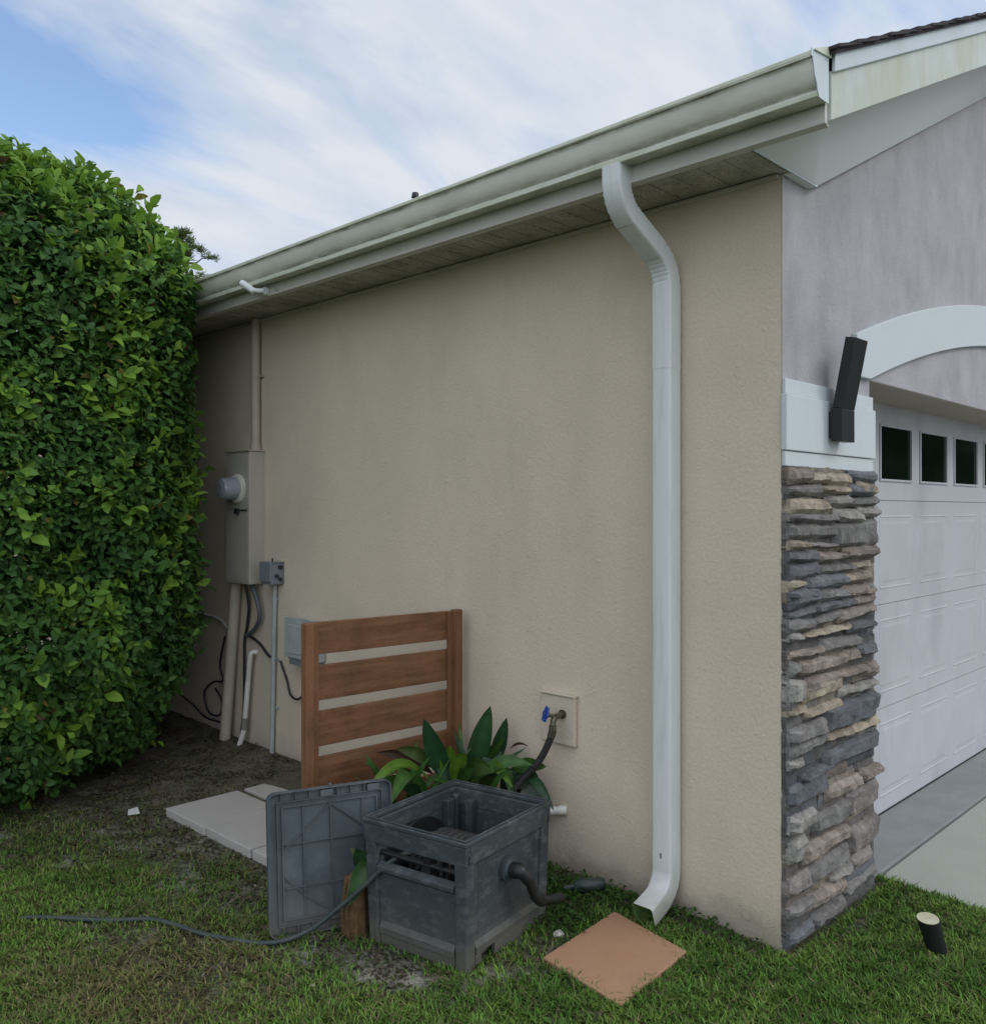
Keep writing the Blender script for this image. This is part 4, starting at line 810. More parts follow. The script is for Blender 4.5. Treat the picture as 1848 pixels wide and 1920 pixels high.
# crank
kc = (0.235, 0.272)
mb = MB().tube([(kc[0], 0.0094, kc[1]), (kc[0], -0.004, kc[1])], 0.042, 28); mb.tube([(kc[0], -0.0042, kc[1]), (kc[0], -0.012, kc[1])], [0.034, 0.030], 28); warp(mb).build('crank_socket', M['box'], hr, smooth=True, angle=40)
mb = MB().tube(smooth_path([(kc[0], -0.0122, kc[1]), (kc[0] + 0.006, -0.042, kc[1] - 0.003), (kc[0] + 0.03, -0.060, kc[1] - 0.035), (kc[0] + 0.055, -0.066, kc[1] - 0.085), (kc[0] + 0.085, -0.070, kc[1] - 0.115)], 5),
               [0.026] * 6 + [0.021] * 5 + [0.017] * 5 + [0.020] * 5, 14)
ck = warp(mb).build('crank_handle', M['black'], hr, smooth=True, angle=60)
mb = MB().tube(smooth_path([(kc[0] + 0.083, -0.0700, kc[1] - 0.113), (kc[0] + 0.12, -0.073, kc[1] - 0.130), (kc[0] + 0.215, -0.078, kc[1] - 0.155)], 5), [0.022] * 4 + [0.014] * 4 + [0.018] * 3, 12)
warp(mb).build('grip', M['black'], ck, smooth=True)

# lid: ribbed underside facing the camera, leaning back
LW, LH = 0.458, 0.495
lo = Vector((-1.195, 1.305, 0.004)); lu = Vector((0.455, -0.175, -0.0)).normalized(); tilt = R(7)
ln = lu.cross(Vector((0, 0, 1))).normalized()          # towards the camera
lv = (Vector((0, 0, 1)) * math.cos(tilt) - ln * math.sin(tilt)).normalized(); lnn = lu.cross(lv).normalized()
LM = Matrix(((lu.x, lv.x, lnn.x, lo.x), (lu.y, lv.y, lnn.y, lo.y), (lu.z, lv.z, lnn.z, lo.z), (0, 0, 0, 1)))
def lidw(mb): mb.v = [tuple(LM @ Vector(v)) for v in mb.v]; return mb
ld = empty('box_lid', tuple(lo), 'detached blue-grey plastic lid leaning with its ribbed underside showing', 'lid')
def rrect(w0, h0, w1, h1, r, n=5):
    pts = []
    for cx_, cy_, a0 in ((w1 - r, h1 - r, 0), (w0 + r, h1 - r, 90), (w0 + r, h0 + r, 180), (w1 - r, h0 + r, 270)):
        for k in range(n + 1): an = R(a0 + 90 * k / n); pts.append((cx_ + r * math.cos(an), cy_ + r * math.sin(an)))
    return pts
mb = MB().prism(rrect(0, 0, LW, LH, 0.03), 'z', -0.008, 0.0); lidw(mb).build('top_sheet', M['lid'], ld, bevel=0.002)
mb = MB()
def frame(w, d, z1, off, r=0.03):
    a = rrect(off, off, LW - off, LH - off, max(r - off, 0.006)); b = rrect(off + w, off + w, LW - off - w, LH - off - w, max(r - off - w, 0.004)); n = len(a)
    vs = [(*p, d) for p in a] + [(*p, z1) for p in a] + [(*p, z1) for p in b] + [(*p, d) for p in b]; fs = []
    for k in range(n):
        j = (k + 1) % n; fs += [(k, j, n + j, n + k), (n + k, n + j, 2 * n + j, 2 * n + k), (2 * n + k, 2 * n + j, 3 * n + j, 3 * n + k)]
    mb.add(vs, fs)
frame(0.004, 0.0003, 0.022, 0.0005); frame(0.003, 0.0003, 0.014, 0.034); frame(0.005, 0.0003, 0.009, 0.052)
lidw(mb).build('edge_frame', M['lid'], ld)
mb = MB()
for k in range(1, 9):
    xk = LW * k / 9; mb.box(xk - 0.0015, xk + 0.0015, LH - 0.034, LH - 0.005, 0.0004, 0.016); mb.box(xk - 0.0015, xk + 0.0015, 0.005, 0.034, 0.0004, 0.016)
for xk in (LW * 0.28, LW * 0.5, LW * 0.76): mb.box(xk - 0.002, xk + 0.002, 0.0605, LH - 0.0605, 0.0004, 0.008)
for zk in (0.16, 0.31): mb.box(0.0605, LW - 0.0605, zk - 0.002, zk + 0.002, 0.0004, 0.0082)
for (x0, y0, x1, y1) in ((0.06, 0.20, LW * 0.3, 0.12), (LW * 0.5, LH - 0.06, LW - 0.06, LH - 0.19), (0.06, LH - 0.20, LW * 0.5, LH - 0.06), (LW * 0.3, 0.12, LW * 0.5, 0.06)):
    d = Vector((x1 - x0, y1 - y0, 0)); nrm = Vector((-d.y, d.x, 0)).normalized() * 0.002
    mb.hexa([(x0 - nrm.x, y0 - nrm.y, 0.0004), (x1 - nrm.x, y1 - nrm.y, 0.0004), (x1 + nrm.x, y1 + nrm.y, 0.0004), (x0 + nrm.x, y0 + nrm.y, 0.0004)], [(x0 - nrm.x, y0 - nrm.y, 0.0075), (x1 - nrm.x, y1 - nrm.y, 0.0075), (x1 + nrm.x, y1 + nrm.y, 0.0075), (x0 + nrm.x, y0 + nrm.y, 0.0075)])
lidw(mb).build('ribs', M['lid'], ld)
for q_ in ((LW * 0.42, LW * 0.52, LH - 0.034, LH - 0.010, 0.0006, 0.018), (LW * 0.80, LW * 0.9, LH - 0.034, LH - 0.010, 0.0006, 0.018)): lidw(MB().box(*q_)).build('clip', M['lid'], ld, bevel=0.002)
mb = MB().box(LW * 0.5 - 0.004, LW * 0.5 + 0.004, LH + 0.0003, LH + 0.010, 0.004, 0.016)
lidw(mb).build('latch_tab', M['lid'], ld, bevel=0.002)

# garden hose on the lawn, over the lid and into the slot
hp = [(-1.765, 2.10), (-1.72, 2.045), (-1.605, 1.907), (-1.52, 1.80), (-1.429, 1.727), (-1.385, 1.62), (-1.353, 1.514), (-1.31, 1.42), (-1.275, 1.345), (-1.23, 1.285)]
P = [(x, y, gh(x, y) + (0.014 if k > 1 else -0.005 + 0.02 * k)) for k, (x, y) in enumerate(hp)] + [(-1.17, 1.225, 0.022), (-1.10, 1.175, 0.055), (-1.03, 1.115, 0.125), (-0.975, 1.045, 0.205), (-0.935, 0.985, 0.275), (-0.90, 0.935, 0.318), (-0.84, 0.90, 0.325), (-0.78, 0.88, 0.31)]
o = MB().tube(smooth_path(P, 7), 0.0088, 12).build('garden_hose', M['hose'], smooth=True, angle=60)
tag(o, 'grey garden hose running from the box slot past the lid and across the lawn', 'hose')

# light in lawn
sk = empty('lawn_light', (0.31, -0.39, 0), 'short black tilted garden light with pale top standing in the lawn by the driveway', 'garden light')
p0 = Vector((0.335, -0.400, -0.02)); p1 = Vector((0.300, -0.372, 0.125)); dd = (p1 - p0).normalized()
a_ = dd.cross(Vector((0, 1, 0))).normalized(); b_ = dd.cross(a_); nn = 24
cutn = Vector((-0.16, -0.06, 1.0)).normalized()
def capring(r, off=0.0):
    out = []
    for k in range(nn):
        q = p0 + (a_ * math.cos(2 * math.pi * k / nn) + b_ * math.sin(2 * math.pi * k / nn)) * r; tt = (p1 - q).dot(cutn) / dd.dot(cutn); out.append(q + dd * (tt + off))
    return out
bot = [p0 + (a_ * math.cos(2 * math.pi * k / nn) + b_ * math.sin(2 * math.pi * k / nn)) * 0.030 for k in range(nn)]
top = capring(0.036); inn = capring(0.031)
mb = MB().add(bot + top + inn, [(k, (k + 1) % nn, nn + (k + 1) % nn, nn + k) for k in range(nn)] + [(nn + k, nn + (k + 1) % nn, 2 * nn + (k + 1) % nn, 2 * nn + k) for k in range(nn)]); mb.build('body', M['black'], sk, smooth=True, angle=40)
i2 = capring(0.0335, 0.002); mb = MB().add(i2 + capring(0.0335, 0.0002), [tuple(range(nn))] + [(k, (k + 1) % nn, nn + (k + 1) % nn, nn + k) for k in range(nn)]); mb.build('lens', M['lens'], sk)

# scraps
def flat(name, pts, m, th, label, cat):
    z = max(gh(x, y) for x, y in pts) + 0.012
    mb = MB().hexa([(x, y, z) for x, y in pts], [(x, y, z + th) for x, y in pts]); return tag(mb.build(name, m), label, cat)
flat('paper_scrap', [(-1.005, 2.89), (-0.955, 2.87), (-0.925, 2.96), (-0.975, 2.955)], M['paper'], 0.006, 'small white scrap lying on bare soil near the hedge', 'litter')
def mud():
    mb = MB(); pts = []
    for k in range(26): an = 2 * math.pi * k / 26; rr = 1 + 0.28 * math.sin(3 * an + 1) + 0.15 * math.sin(7 * an); pts.append((-1.02 + 0.13 * rr * math.cos(an), 0.555 + 0.10 * rr * math.sin(an)))
    return pts
# small dark green watering fitting by the wall
ib = empty('watering_fitting', (-0.12, 0.73, 0.02), 'small dark green plastic hose fitting lying on the soil by the wall', 'hose fitting')
zf = gh(-0.12, 0.74) + 0.03
MB().tube([(-0.165, 0.775, zf), (-0.15, 0.755, zf + 0.004), (-0.095, 0.70, zf + 0.012), (-0.085, 0.69, zf + 0.013)], [0.020, 0.027, 0.024, 0.014], 14).build('body', M['dkgreen'], ib, smooth=True)
MB().tube([(-0.166, 0.776, zf), (-0.195, 0.805, zf - 0.008)], 0.012, 10).build('nozzle', M['dkgreen'], ib, smooth=True)
# loose stones
for k, (x, y, r_, lb) in enumerate(((-0.47, 0.60, 0.018, 'pale lump of stone at the foot of the grey hose box'),)):
    mb = MB(); import bmesh
    bm = bmesh.new(); bmesh.ops.create_icosphere(bm, subdivisions=2, radius=r_)
    vs = [(v.co.x * 1.3 + x + 0.3 * r_ * (random.random() - .5), v.co.y + y, v.co.z * 0.6 + gh(x, y) + 0.012 + 0.3 * r_ * (random.random() - .5)) for v in bm.verts]; fs = [tuple(v.index for v in f.verts) for f in bm.faces]; bm.free()
    tag(mb.add(vs, fs).build('pebble', M['paver'], smooth=True), lb, 'pebble')

# ---------------------------------------------------------------- broad leaved plants
def blade_leaf(mb, p0, p1, width, arch=0.0, col=(0.04, 0.09, 0.02), fold=0.25, facing=None, n=9, droop=0.0, shape=0.45):
    p0 = Vector(p0); p1 = Vector(p1); d = p1 - p0; L_ = d.length; width = width * 0.74
    view = Vector(facing) if facing else Vector((-0.7, -0.7, 0.25))
    side = d.cross(view).normalized(); nrm = side.cross(d).normalized()
    vs = []; cs = []
    for i in range(n + 1):
        t = i / n; c = p0 + d * t + Vector((0, 0, 1)) * arch * math.sin(math.pi * t) - Vector((0, 0, 1)) * droop * t * t
        w = width * 0.5 * (math.sin(math.pi * min(1, t ** shape * 1.0)) ** 0.8 if t < 1 else 0) if t > 0 else width * 0.12
        w = width * 0.5 * max(0.12 * (1 - t), (math.sin(math.pi * (t ** 0.8) * 0.97 + 0.03)) ** 0.85 if 0 < t < 1 else 0.02)
        wav = 0.06 * width * math.sin(t * 9 + p0.x * 40)
        vs += [c - side * w + nrm * (w * fold + wav), c - side * w * 0.5 + nrm * (w * fold * 0.4), c - nrm * 0.0, c + side * w * 0.5 + nrm * (w * fold * 0.4), c + side * w + nrm * (w * fold - wav)]
        cs += [col] * 5
    fs = [(i * 5 + k, i * 5 + k + 1, (i + 1) * 5 + k + 1, (i + 1) * 5 + k) for i in range(n) for k in range(4)]
    b = len(mb.v); mb.v += [tuple(v) for v in vs]; mb.f += [tuple(q + b for q in f) for f in fs]
    for k, c in enumerate(cs):
        f = 1.25 if k % 5 == 2 else 1.0; j = 0.9 + 0.2 * ((k // 5) % 2); mb.c.append((c[0] * f * j, c[1] * f * j, c[2] * f * j, 1))
DG = (0.022, 0.065, 0.024); MG = (0.040, 0.105, 0.018); YG = (0.085, 0.17, 0.016); BR = (0.05, 0.025, 0.012); GG = (0.05, 0.085, 0.05); OL = (0.055, 0.085, 0.02)
F_ = 1676.0; a0_ = R(45.6); fw = Vector((math.sin(a0_), math.cos(a0_), 0)); rt = Vector((math.cos(a0_), -math.sin(a0_), 0)); CC = Vector((-2.874, -1.4317, 1.5))
def at(px, py, D): return CC + fw * D + rt * ((px - 924) / F_ * D) + Vector((0, 0, (957 - py) / F_ * D))
pl = empty('broad_leaf_plant', (-0.48, 1.32, 0.02), 'broad leaved green plant growing in front of the wooden screen', 'plant')
mb = MB(); b0 = (-0.46, 1.33, 0.12)
blade_leaf(mb, at(835, 1460, 3.72), at(794, 1348, 3.60), 0.115, 0.0, DG)
blade_leaf(mb, at(812, 1470, 3.70), at(690, 1478, 3.42), 0.085, 0.085, YG, facing=(-0.3, -0.5, 0.9))
blade_leaf(mb, at(780, 1455, 3.62), at(732, 1508, 3.36), 0.085, 0.055, MG, facing=(-0.5, -0.8, 0.5))
blade_leaf(mb, at(800, 1480, 3.66), at(662, 1500, 3.45), 0.075, 0.05, MG, facing=(-0.3, -0.5, 0.9))
blade_leaf(mb, at(820, 1440, 3.72), at(742, 1404, 3.62), 0.075, 0.02, OL)
blade_leaf(mb, at(810, 1450, 3.75), at(704, 1412, 3.66), 0.06, 0.03, BR)
blade_leaf(mb, at(840, 1470, 3.72), at(842, 1400, 3.66), 0.10, 0.03, YG)
blade_leaf(mb, at(850, 1470, 3.70), at(872, 1412, 3.62), 0.09, 0.03, YG)
blade_leaf(mb, at(860, 1475, 3.70), at(888, 1440, 3.62), 0.07, 0.02, MG)
blade_leaf(mb, at(850, 1480, 3.70), at(815, 1405, 3.70), 0.09, 0.01, DG)
blade_leaf(mb, at(800, 1500, 3.60), at(770, 1440, 3.55), 0.07, 0.0, MG)
blade_leaf(mb, at(790, 1505, 3.60), at(752, 1478, 3.45), 0.07, 0.03, DG)
blade_leaf(mb, at(850, 1500, 3.75), at(860, 1420, 3.85), 0.09, 0.0, DG)
def straps(mb, c, n, seed, amin=0, amax=6.28):
    rs = random.Random(seed)
    for k in range(n):
        a = rs.uniform(amin, amax); L2 = rs.uniform(0.16, 0.34); zt = rs.uniform(0.26, 0.56); b = Vector((c[0] + rs.uniform(-.05, .05), c[1] + rs.uniform(-.05, .05), rs.uniform(0.05, 0.2)))
        t_ = Vector((min(c[0] + math.cos(a) * L2, -0.02), min(c[1] + math.sin(a) * L2, 1.51), zt))
        if t_.y < 1.22 and t_.x < -0.40: t_.y = 1.24
        blade_leaf(mb, b, t_, rs.uniform(0.03, 0.06), rs.uniform(0.03, 0.12), rs.choice([DG, MG, MG, OL, (0.06, 0.13, 0.02)]), facing=(-0.3, -0.5, 0.9), n=11)
straps(mb, (-0.50, 1.36), 16, 5)
mb.build('leaves', M['plantleaf'], pl, smooth=True)
mb = MB()
for (tx, ty, D) in ((835, 1465, 3.72), (850, 1475, 3.72), (812, 1475, 3.68)): mb.tube([(-0.46, 1.36, 0.0), at(tx, ty, D)], [0.014, 0.008], 8)
mb.build('stem', M['plantleaf'], pl, smooth=True)
pl2 = empty('broad_leaf_plant', (-0.25, 1.22, 0.02), 'broad leaved plant with tall dark pointed leaves against the wall below the tap', 'plant')
mb = MB()
blade_leaf(mb, at(884, 1450, 3.84), at(919, 1324, 3.80), 0.125, 0.0, (0.024, 0.07, 0.022))
blade_leaf(mb, at(925, 1435, 3.88), at(950, 1346, 3.84), 0.085, 0.0, DG)
blade_leaf(mb, at(905, 1445, 3.90), at(946, 1385, 3.82), 0.06, 0.02, MG)
blade_leaf(mb, at(955, 1404, 3.86), at(991, 1400, 3.80), 0.016, 0.018, BR)
blade_leaf(mb, at(880, 1470, 3.74), at(1000, 1436, 3.66), 0.085, 0.05, MG, facing=(-0.4, -0.6, 0.7))
blade_leaf(mb, at(960, 1440, 3.76), at(1024, 1438, 3.70), 0.085, 0.01, MG)
blade_leaf(mb, at(880, 1452, 3.74), at(925, 1448, 3.58), 0.10, 0.03, (0.06, 0.12, 0.03))
blade_leaf(mb, at(900, 1440, 3.78), at(962, 1478, 3.62), 0.06, 0.045, YG)
blade_leaf(mb, at(945, 1440, 3.80), at(960, 1500, 3.66), 0.06, 0.03, MG)
blade_leaf(mb, at(985, 1455, 3.74), at(1038, 1520, 3.58), 0.055, 0.03, DG)
blade_leaf(mb, at(965, 1455, 3.78), at(1020, 1505, 3.68), 0.13, 0.03, GG)
blade_leaf(mb, at(930, 1475, 3.80), at(905, 1420, 3.82), 0.09, 0.02, DG)
blade_leaf(mb, at(940, 1490, 3.78), at(975, 1440, 3.80), 0.09, 0.02, DG)
blade_leaf(mb, at(900, 1490, 3.80), at(935, 1455, 3.72), 0.09, 0.02, OL)
straps(mb, (-0.22, 1.27), 13, 9)
mb.build('leaves', M['plantleaf'], pl2, smooth=True)
mb = MB()
for (tx, ty, D) in ((884, 1455, 3.84), (925, 1440, 3.88), (960, 1450, 3.76), (985, 1460, 3.74)): mb.tube([(-0.23, 1.24, 0.0), at(tx, ty, D)], [0.014, 0.008], 8)
mb.build('stem', M['plantleaf'], pl2, smooth=True)
pl3 = empty('withered_plant', (-0.95, 1.10, 0.0), 'brown withered stalk with one drooping green leaf between lid and hose box', 'plant')
mb = MB()
mb.tube(smooth_path([(-0.955, 1.135, -0.01), (-0.957, 1.13, 0.08), (-0.952, 1.13, 0.17), (-0.950, 1.13, 0.215)], 3), [0.040, 0.043, 0.045, 0.043, 0.041, 0.040, 0.037, 0.034, 0.028, 0.02], 12)
for k in range(9):
    an = k * 0.7; p = Vector((-0.955 + 0.04 * math.cos(an), 1.13 + 0.04 * math.sin(an), 0)); mb.tube(smooth_path([p, p + Vector((0.004 * math.cos(an * 3), 0.004, 0.09)), p * 1.0 + Vector((-0.01 * math.cos(an), -0.01 * math.sin(an), 0.20))], 3), 0.010, 6)
mb.build('stalk', M['pot'], pl3, smooth=True)
mb = MB(); blade_leaf(mb, at(704, 1605, 3.16), at(652, 1700, 3.10), 0.095, 0.02, (0.030, 0.085, 0.018), facing=(-0.6, -0.8, 0.3), n=12); blade_leaf(mb, (-0.94, 1.135, 0.22), at(690, 1600, 3.10), 0.08, 0.03, DG); blade_leaf(mb, (-0.945, 1.13, 0.24), at(652, 1595, 3.16), 0.022, 0.03, (0.13, 0.16, 0.07))
mb.build('leaf', M['plantleaf'], pl3, smooth=True)

# ---------------------------------------------------------------- foliage helpers
def leaves(P, D, Nn, Ln, Wd, C, fold=0.35, curl=0.18):
    """P base, D direction, Nn normal: arrays; 6 verts, 4 tris per leaf"""
    Dn = D / np.linalg.norm(D, axis=1, keepdims=True); Sd = np.cross(Dn, Nn); Sd /= np.linalg.norm(Sd, axis=1, keepdims=True) + 1e-9; Un = np.cross(Sd, Dn)
    L_ = Ln[:, None]; W_ = Wd[:, None]
    b = P; c1 = P + Dn * L_ * 0.52 - Un * W_ * 0.0 ; l1 = c1 - Sd * W_ * 0.5 + Un * W_ * fold * 0.5 - Dn * L_ * 0.04; r1_ = c1 + Sd * W_ * 0.5 + Un * W_ * fold * 0.5 - Dn * L_ * 0.04
    l2 = P + Dn * L_ * 0.8 - Sd * W_ * 0.33 + Un * (W_ * fold * 0.3 - L_ * curl * 0.5); r2_ = P + Dn * L_ * 0.8 + Sd * W_ * 0.33 + Un * (W_ * fold * 0.3 - L_ * curl * 0.5)
    tip = P + Dn * L_ - Un * L_ * curl
    V = np.stack([b, l1, c1, r1_, l2, r2_, tip], 1).reshape(-1, 3); n = len(P)
    t = np.array([[0, 2, 1], [0, 3, 2], [1, 2, 4], [2, 3, 5], [2, 5, 4], [4, 5, 6]]); F = (np.arange(n)[:, None, None] * 7 + t[None]).reshape(-1, 3)
    return V, F, np.repeat(C, 7, axis=0)
def unit(a): return a / (np.linalg.norm(a, axis=1, keepdims=True) + 1e-9)

# hedge
PLAN = np.array([(-4.2, 3.05), (-1.35, 3.12), (-0.85, 3.14), (-0.58, 3.26), (-0.44, 3.46), (-0.31, 3.75), (-0.20, 4.10), (-0.14, 4.6), (-0.14, 5.6), (-4.2, 5.6)])
def pdist(x, y):
    """signed distance to the hedge outline (inside positive)"""
    best = np.full(x.shape, 1e9); n = len(PLAN); inside = np.zeros(x.shape, bool)
    for i in range(n):
        a = PLAN[i]; b = PLAN[(i + 1) % n]; e = b - a; t = np.clip(((x - a[0]) * e[0] + (y - a[1]) * e[1]) / (e @ e), 0, 1)
        best = np.minimum(best, np.hypot(x - a[0] - t * e[0], y - a[1] - t * e[1]))
        c = ((a[1] > y) != (b[1] > y)) & (x < (b[0] - a[0]) * (y - a[1]) / (b[1] - a[1] + 1e-12) + a[0]); inside ^= c
    return np.where(inside, best, -best)
def hd_(p):
    x, y, z = p[:, 0], p[:, 1], p[:, 2]
    rec = np.clip(1 - z / 0.75, 0, 1) ** 1.8 * (0.08 + 0.42 * np.clip((x + 1.5) / 0.9, 0, 1))
    lump = (fbm(x * 3.2, y * 3.2, z * 2.6, 3) - 0.5) * 0.22
    dp = pdist(x + rec * 0.45 * np.clip((x + 1.2), 0, 1), y - rec) + lump; dt = 3.33 - z + lump; Rr = 0.75
    inn = (dp < Rr) & (dt < Rr)
    d = np.where(inn, Rr - np.hypot(Rr - dp, Rr - dt), np.minimum(dp, dt))
    zb = 0.10 + 0.10 * fbm(x * 2, y * 2, 1.0, 2); return np.minimum(d, (z - zb) * 1.2)
cand = rng.uniform((-2.7, 2.95, 0.08), (-0.05, 5.3, 3.50), (1900000, 3)); d = hd_(cand); keep = (d > 0) & (d < 0.60) & (rng.random(len(d)) < np.exp(-d / 0.19))
cand = cand[keep]; d = d[keep]
e = 0.02; G_ = np.stack([hd_(cand + np.eye(3)[k] * e) - hd_(cand - np.eye(3)[k] * e) for k in range(3)], 1); nrm = unit(-G_)
front = (nrm[:, 1] < 0.4) | (nrm[:, 2] > 0.2); keepp = front | (rng.random(len(d)) < 0.35); cand, d, nrm = cand[keepp], d[keepp], nrm[keepp]
if len(cand) > 36000: s_ = rng.choice(len(cand), 36000, replace=False); cand, d, nrm = cand[s_], d[s_], nrm[s_]
ns = len(cand); up_ = np.array([0, 0, 1.0])
ax_ = unit(nrm * 0.75 + up_ * (0.55 + 0.3 * rng.random((ns, 1))) + rng.normal(0, 0.35, (ns, 3)))
clump = fbm(cand[:, 0] * 4, cand[:, 1] * 4, cand[:, 2] * 4, 3)
topness = np.clip((cand[:, 2] - 2.5) / 0.9, 0, 1)
young = (rng.random(ns) < (0.025 + 0.60 * topness ** 1.5 + 0.22 * (clump > 0.63))) & (d < 0.10)
PP_, DD_, NN_, LL_, WW_, CCc = [], [], [], [], [], []
kk = 7
for j in range(kk):
    ang = 2.4 * j + rng.random(ns) * 0.5; t1 = unit(np.cross(ax_, rng.normal(0, 1, (ns, 3)))); 
    if j == 0: T1 = t1; T2 = np.cross(ax_, T1)
    rad = T1 * np.cos(ang)[:, None] + T2 * np.sin(ang)[:, None]
    lift = 0.15 + 0.12 * j; D_ = unit(rad + ax_ * (lift + 0.4 * young[:, None]) + rng.normal(0, 0.18, (ns, 3)) - up_ * 0.12)
    P_ = cand + ax_ * (0.010 * j * (1 + 0.8 * young[:, None])) + rng.normal(0, 0.012, (ns, 3))
    ln_ = (0.030 + 0.042 * rng.random(ns) ** 1.3) * (1 + 0.35 * young) * (1 + 0.25 * (rng.random(ns) < 0.15)); wd = ln_ * rng.uniform(0.44, 0.58, ns)
    dark = np.array([0.042, 0.112, 0.030]); mid = np.array([0.112, 0.235, 0.044]); yg = np.array([0.22, 0.38, 0.045])
    m_ = np.clip(-0.25 + clump * 1.35 + rng.normal(0, 0.22, ns), 0, 1)[:, None]
    c = dark * (1 - m_) + mid * m_; yv = (young * rng.uniform(0.35, 1.0, ns))[:, None]; c = c * (1 - yv) + yg * yv
    odd = rng.random(ns) < 0.010; c[odd] = np.array([0.24, 0.19, 0.05]); odd = rng.random(ns) < 0.006; c[odd] = np.array([0.12, 0.07, 0.035])
    PP_.append(P_); DD_.append(D_); NN_.append(unit(ax_ + rng.normal(0, 0.3, (ns, 3)))); LL_.append(ln_); WW_.append(wd); CCc.append(c)
V_, F_l, C_l = leaves(np.concatenate(PP_), np.concatenate(DD_), np.concatenate(NN_), np.concatenate(LL_), np.concatenate(WW_), np.concatenate(CCc))
hg = empty('hedge', (-1.6, 4.2, 0.05), 'tall dense leafy green hedge with bright young shoots at left of the house', 'hedge')
np_mesh('foliage', V_, F_l, M['leaf'], C_l, hg, smooth=True)
mb = MB()
for k in range(16):
    x = random.uniform(-2.6, -0.95); y = random.uniform(4.0, 4.9); p = Vector((x, y, -0.05)); pts = [p]; r_ = [random.uniform(0.02, 0.04)]
    for s2 in range(5): p = p + Vector((random.uniform(-0.12, 0.12), random.uniform(-0.12, 0.08), 0.54)); pts.append(p); r_.append(r_[-1] * 0.8)
    mb.tube(pts, r_, 7)
    for s2 in range(1, 6):
        for q in range(5):
            a = random.uniform(0, 6.28); L2 = random.uniform(0.3, 0.75); b = pts[s2]; mb.tube([b, b + Vector((math.cos(a) * L2 * 0.5, math.sin(a) * L2 * 0.5, 0.12)), b + Vector((math.cos(a) * L2, math.sin(a) * L2, 0.30))], [0.010, 0.007, 0.003], 5)
mb.build('branches', M['bark'], hg, smooth=True)

# distant pine and a far shrub tree beyond the hedge
def pine(cx_, cy_, h, label, seed, spread=1.0):
    rs = random.Random(seed); e_ = empty('pine_tree', (cx_, cy_, 0), label, 'pine tree'); mb = MB()
    mb.tube([(cx_, cy_, -0.1), (cx_ + 0.1, cy_, h * 0.5), (cx_, cy_ + 0.1, h * 0.97)], [0.16, 0.12, 0.03], 8)
    Ps = []; Ds = []
    for k in range(34):
        zk = h * (0.58 + 0.42 * rs.random()); a = rs.uniform(0, 6.28); L2 = (1.1 * (1 - (zk / h - 0.58) / 0.5) + 0.45) * spread * rs.uniform(0.6, 1.1)
        b = Vector((cx_, cy_, zk - 0.25)); m1 = b + Vector((math.cos(a) * L2 * 0.5, math.sin(a) * L2 * 0.5, 0.05)); t_e = b + Vector((math.cos(a) * L2, math.sin(a) * L2, 0.28)); mb.tube([b, m1, t_e], [0.035, 0.022, 0.010], 5)
        for q in range(4):
            c0 = m1.lerp(t_e, rs.uniform(0.4, 1.0)); c1 = c0 + Vector((rs.uniform(-.25, .25), rs.uniform(-.25, .25), rs.uniform(0, .22))); mb.tube([c0, c1], [0.008, 0.004], 4)
            for w in range(64): Ps.append(c1 + Vector((rs.gauss(0, .05), rs.gauss(0, .05), rs.gauss(0, .04)))); Ds.append((rs.gauss(0, 1), rs.gauss(0, 1), abs(rs.gauss(0.35, .7))))
    mb.build('trunk', M['bark'], e_, smooth=True); Pn = np.array([tuple(p) for p in Ps]); n = len(Pn)
    C = np.array([0.10, 0.15, 0.055]) * rng.uniform(0.6, 1.4, (n, 1)) + np.array([0.05, 0.03, 0]) * (rng.random((n, 1)) < 0.25)
    V, F, Cc = leaves(Pn, np.array(Ds), rng.normal(0, 1, (n, 3)), rng.uniform(0.12, 0.20, n), np.full(n, 0.022), C); np_mesh('crown', V, F, M['grass'], Cc, e_)
pc = at(352, 957, 24.0); pine(pc.x, pc.y, 8.85, 'distant pine tree with open branches between hedge and gutter end', 3, 0.72)

# ---------------------------------------------------------------- lawn
def inside_obj(x, y):
    m = (x > -0.012) & (x < 0.80) & (y > -0.055) & (y < 9) | (x > -0.012) & (y > 0.0)
    # tile and pavers and driveway
    def quad(q):
        r_ = np.ones(x.shape, bool); n = len(q)
        for i in range(n):
            a = q[i]; b = q[(i + 1) % n]; r_ &= ((b[0] - a[0]) * (y - a[1]) - (b[1] - a[1]) * (x - a[0])) < -0.004
        return r_
    m |= quad([(-0.640, 0.526), (-0.196, 0.562), (-0.268, 0.208), (-0.692, 0.169)])
    m &= ~(blob(x, y, -0.255, 0.33, 0.035, 0.06) > 0.45)
    m |= (x > -0.872) & (x < 0) & (y > 1.57) & (y < 2.795)
    m |= (x > 0.842 - 0.115 * np.clip(-y, 0, 3))
    c, s = math.cos(ANG), math.sin(ANG); u = (x + 0.881) * c + (y - 0.652) * s; v = -(x + 0.881) * s + (y - 0.652) * c
    m |= (u > 0) & (u < BU) & (v > 0) & (v < BV)
    return m
def scatter(n, x0, x1, y0, y1):
    p = rng.uniform((x0, y0), (x1, y1), (n, 2)); x, y = p[:, 0], p[:, 1]
    D = (x + 2.874) * math.sin(a0_) + (y + 1.4317) * math.cos(a0_); Lx = (x + 2.874) * math.cos(a0_) - (y + 1.4317) * math.sin(a0_)
    k = (D > 2.1) & (np.abs(Lx) < 0.62 * D + 0.35) & ~inside_obj(x, y); return x[k], y[k]
x, y = scatter(1150000, -2.6, 1.0, -1.6, 3.6); g, dry = cover(x, y)
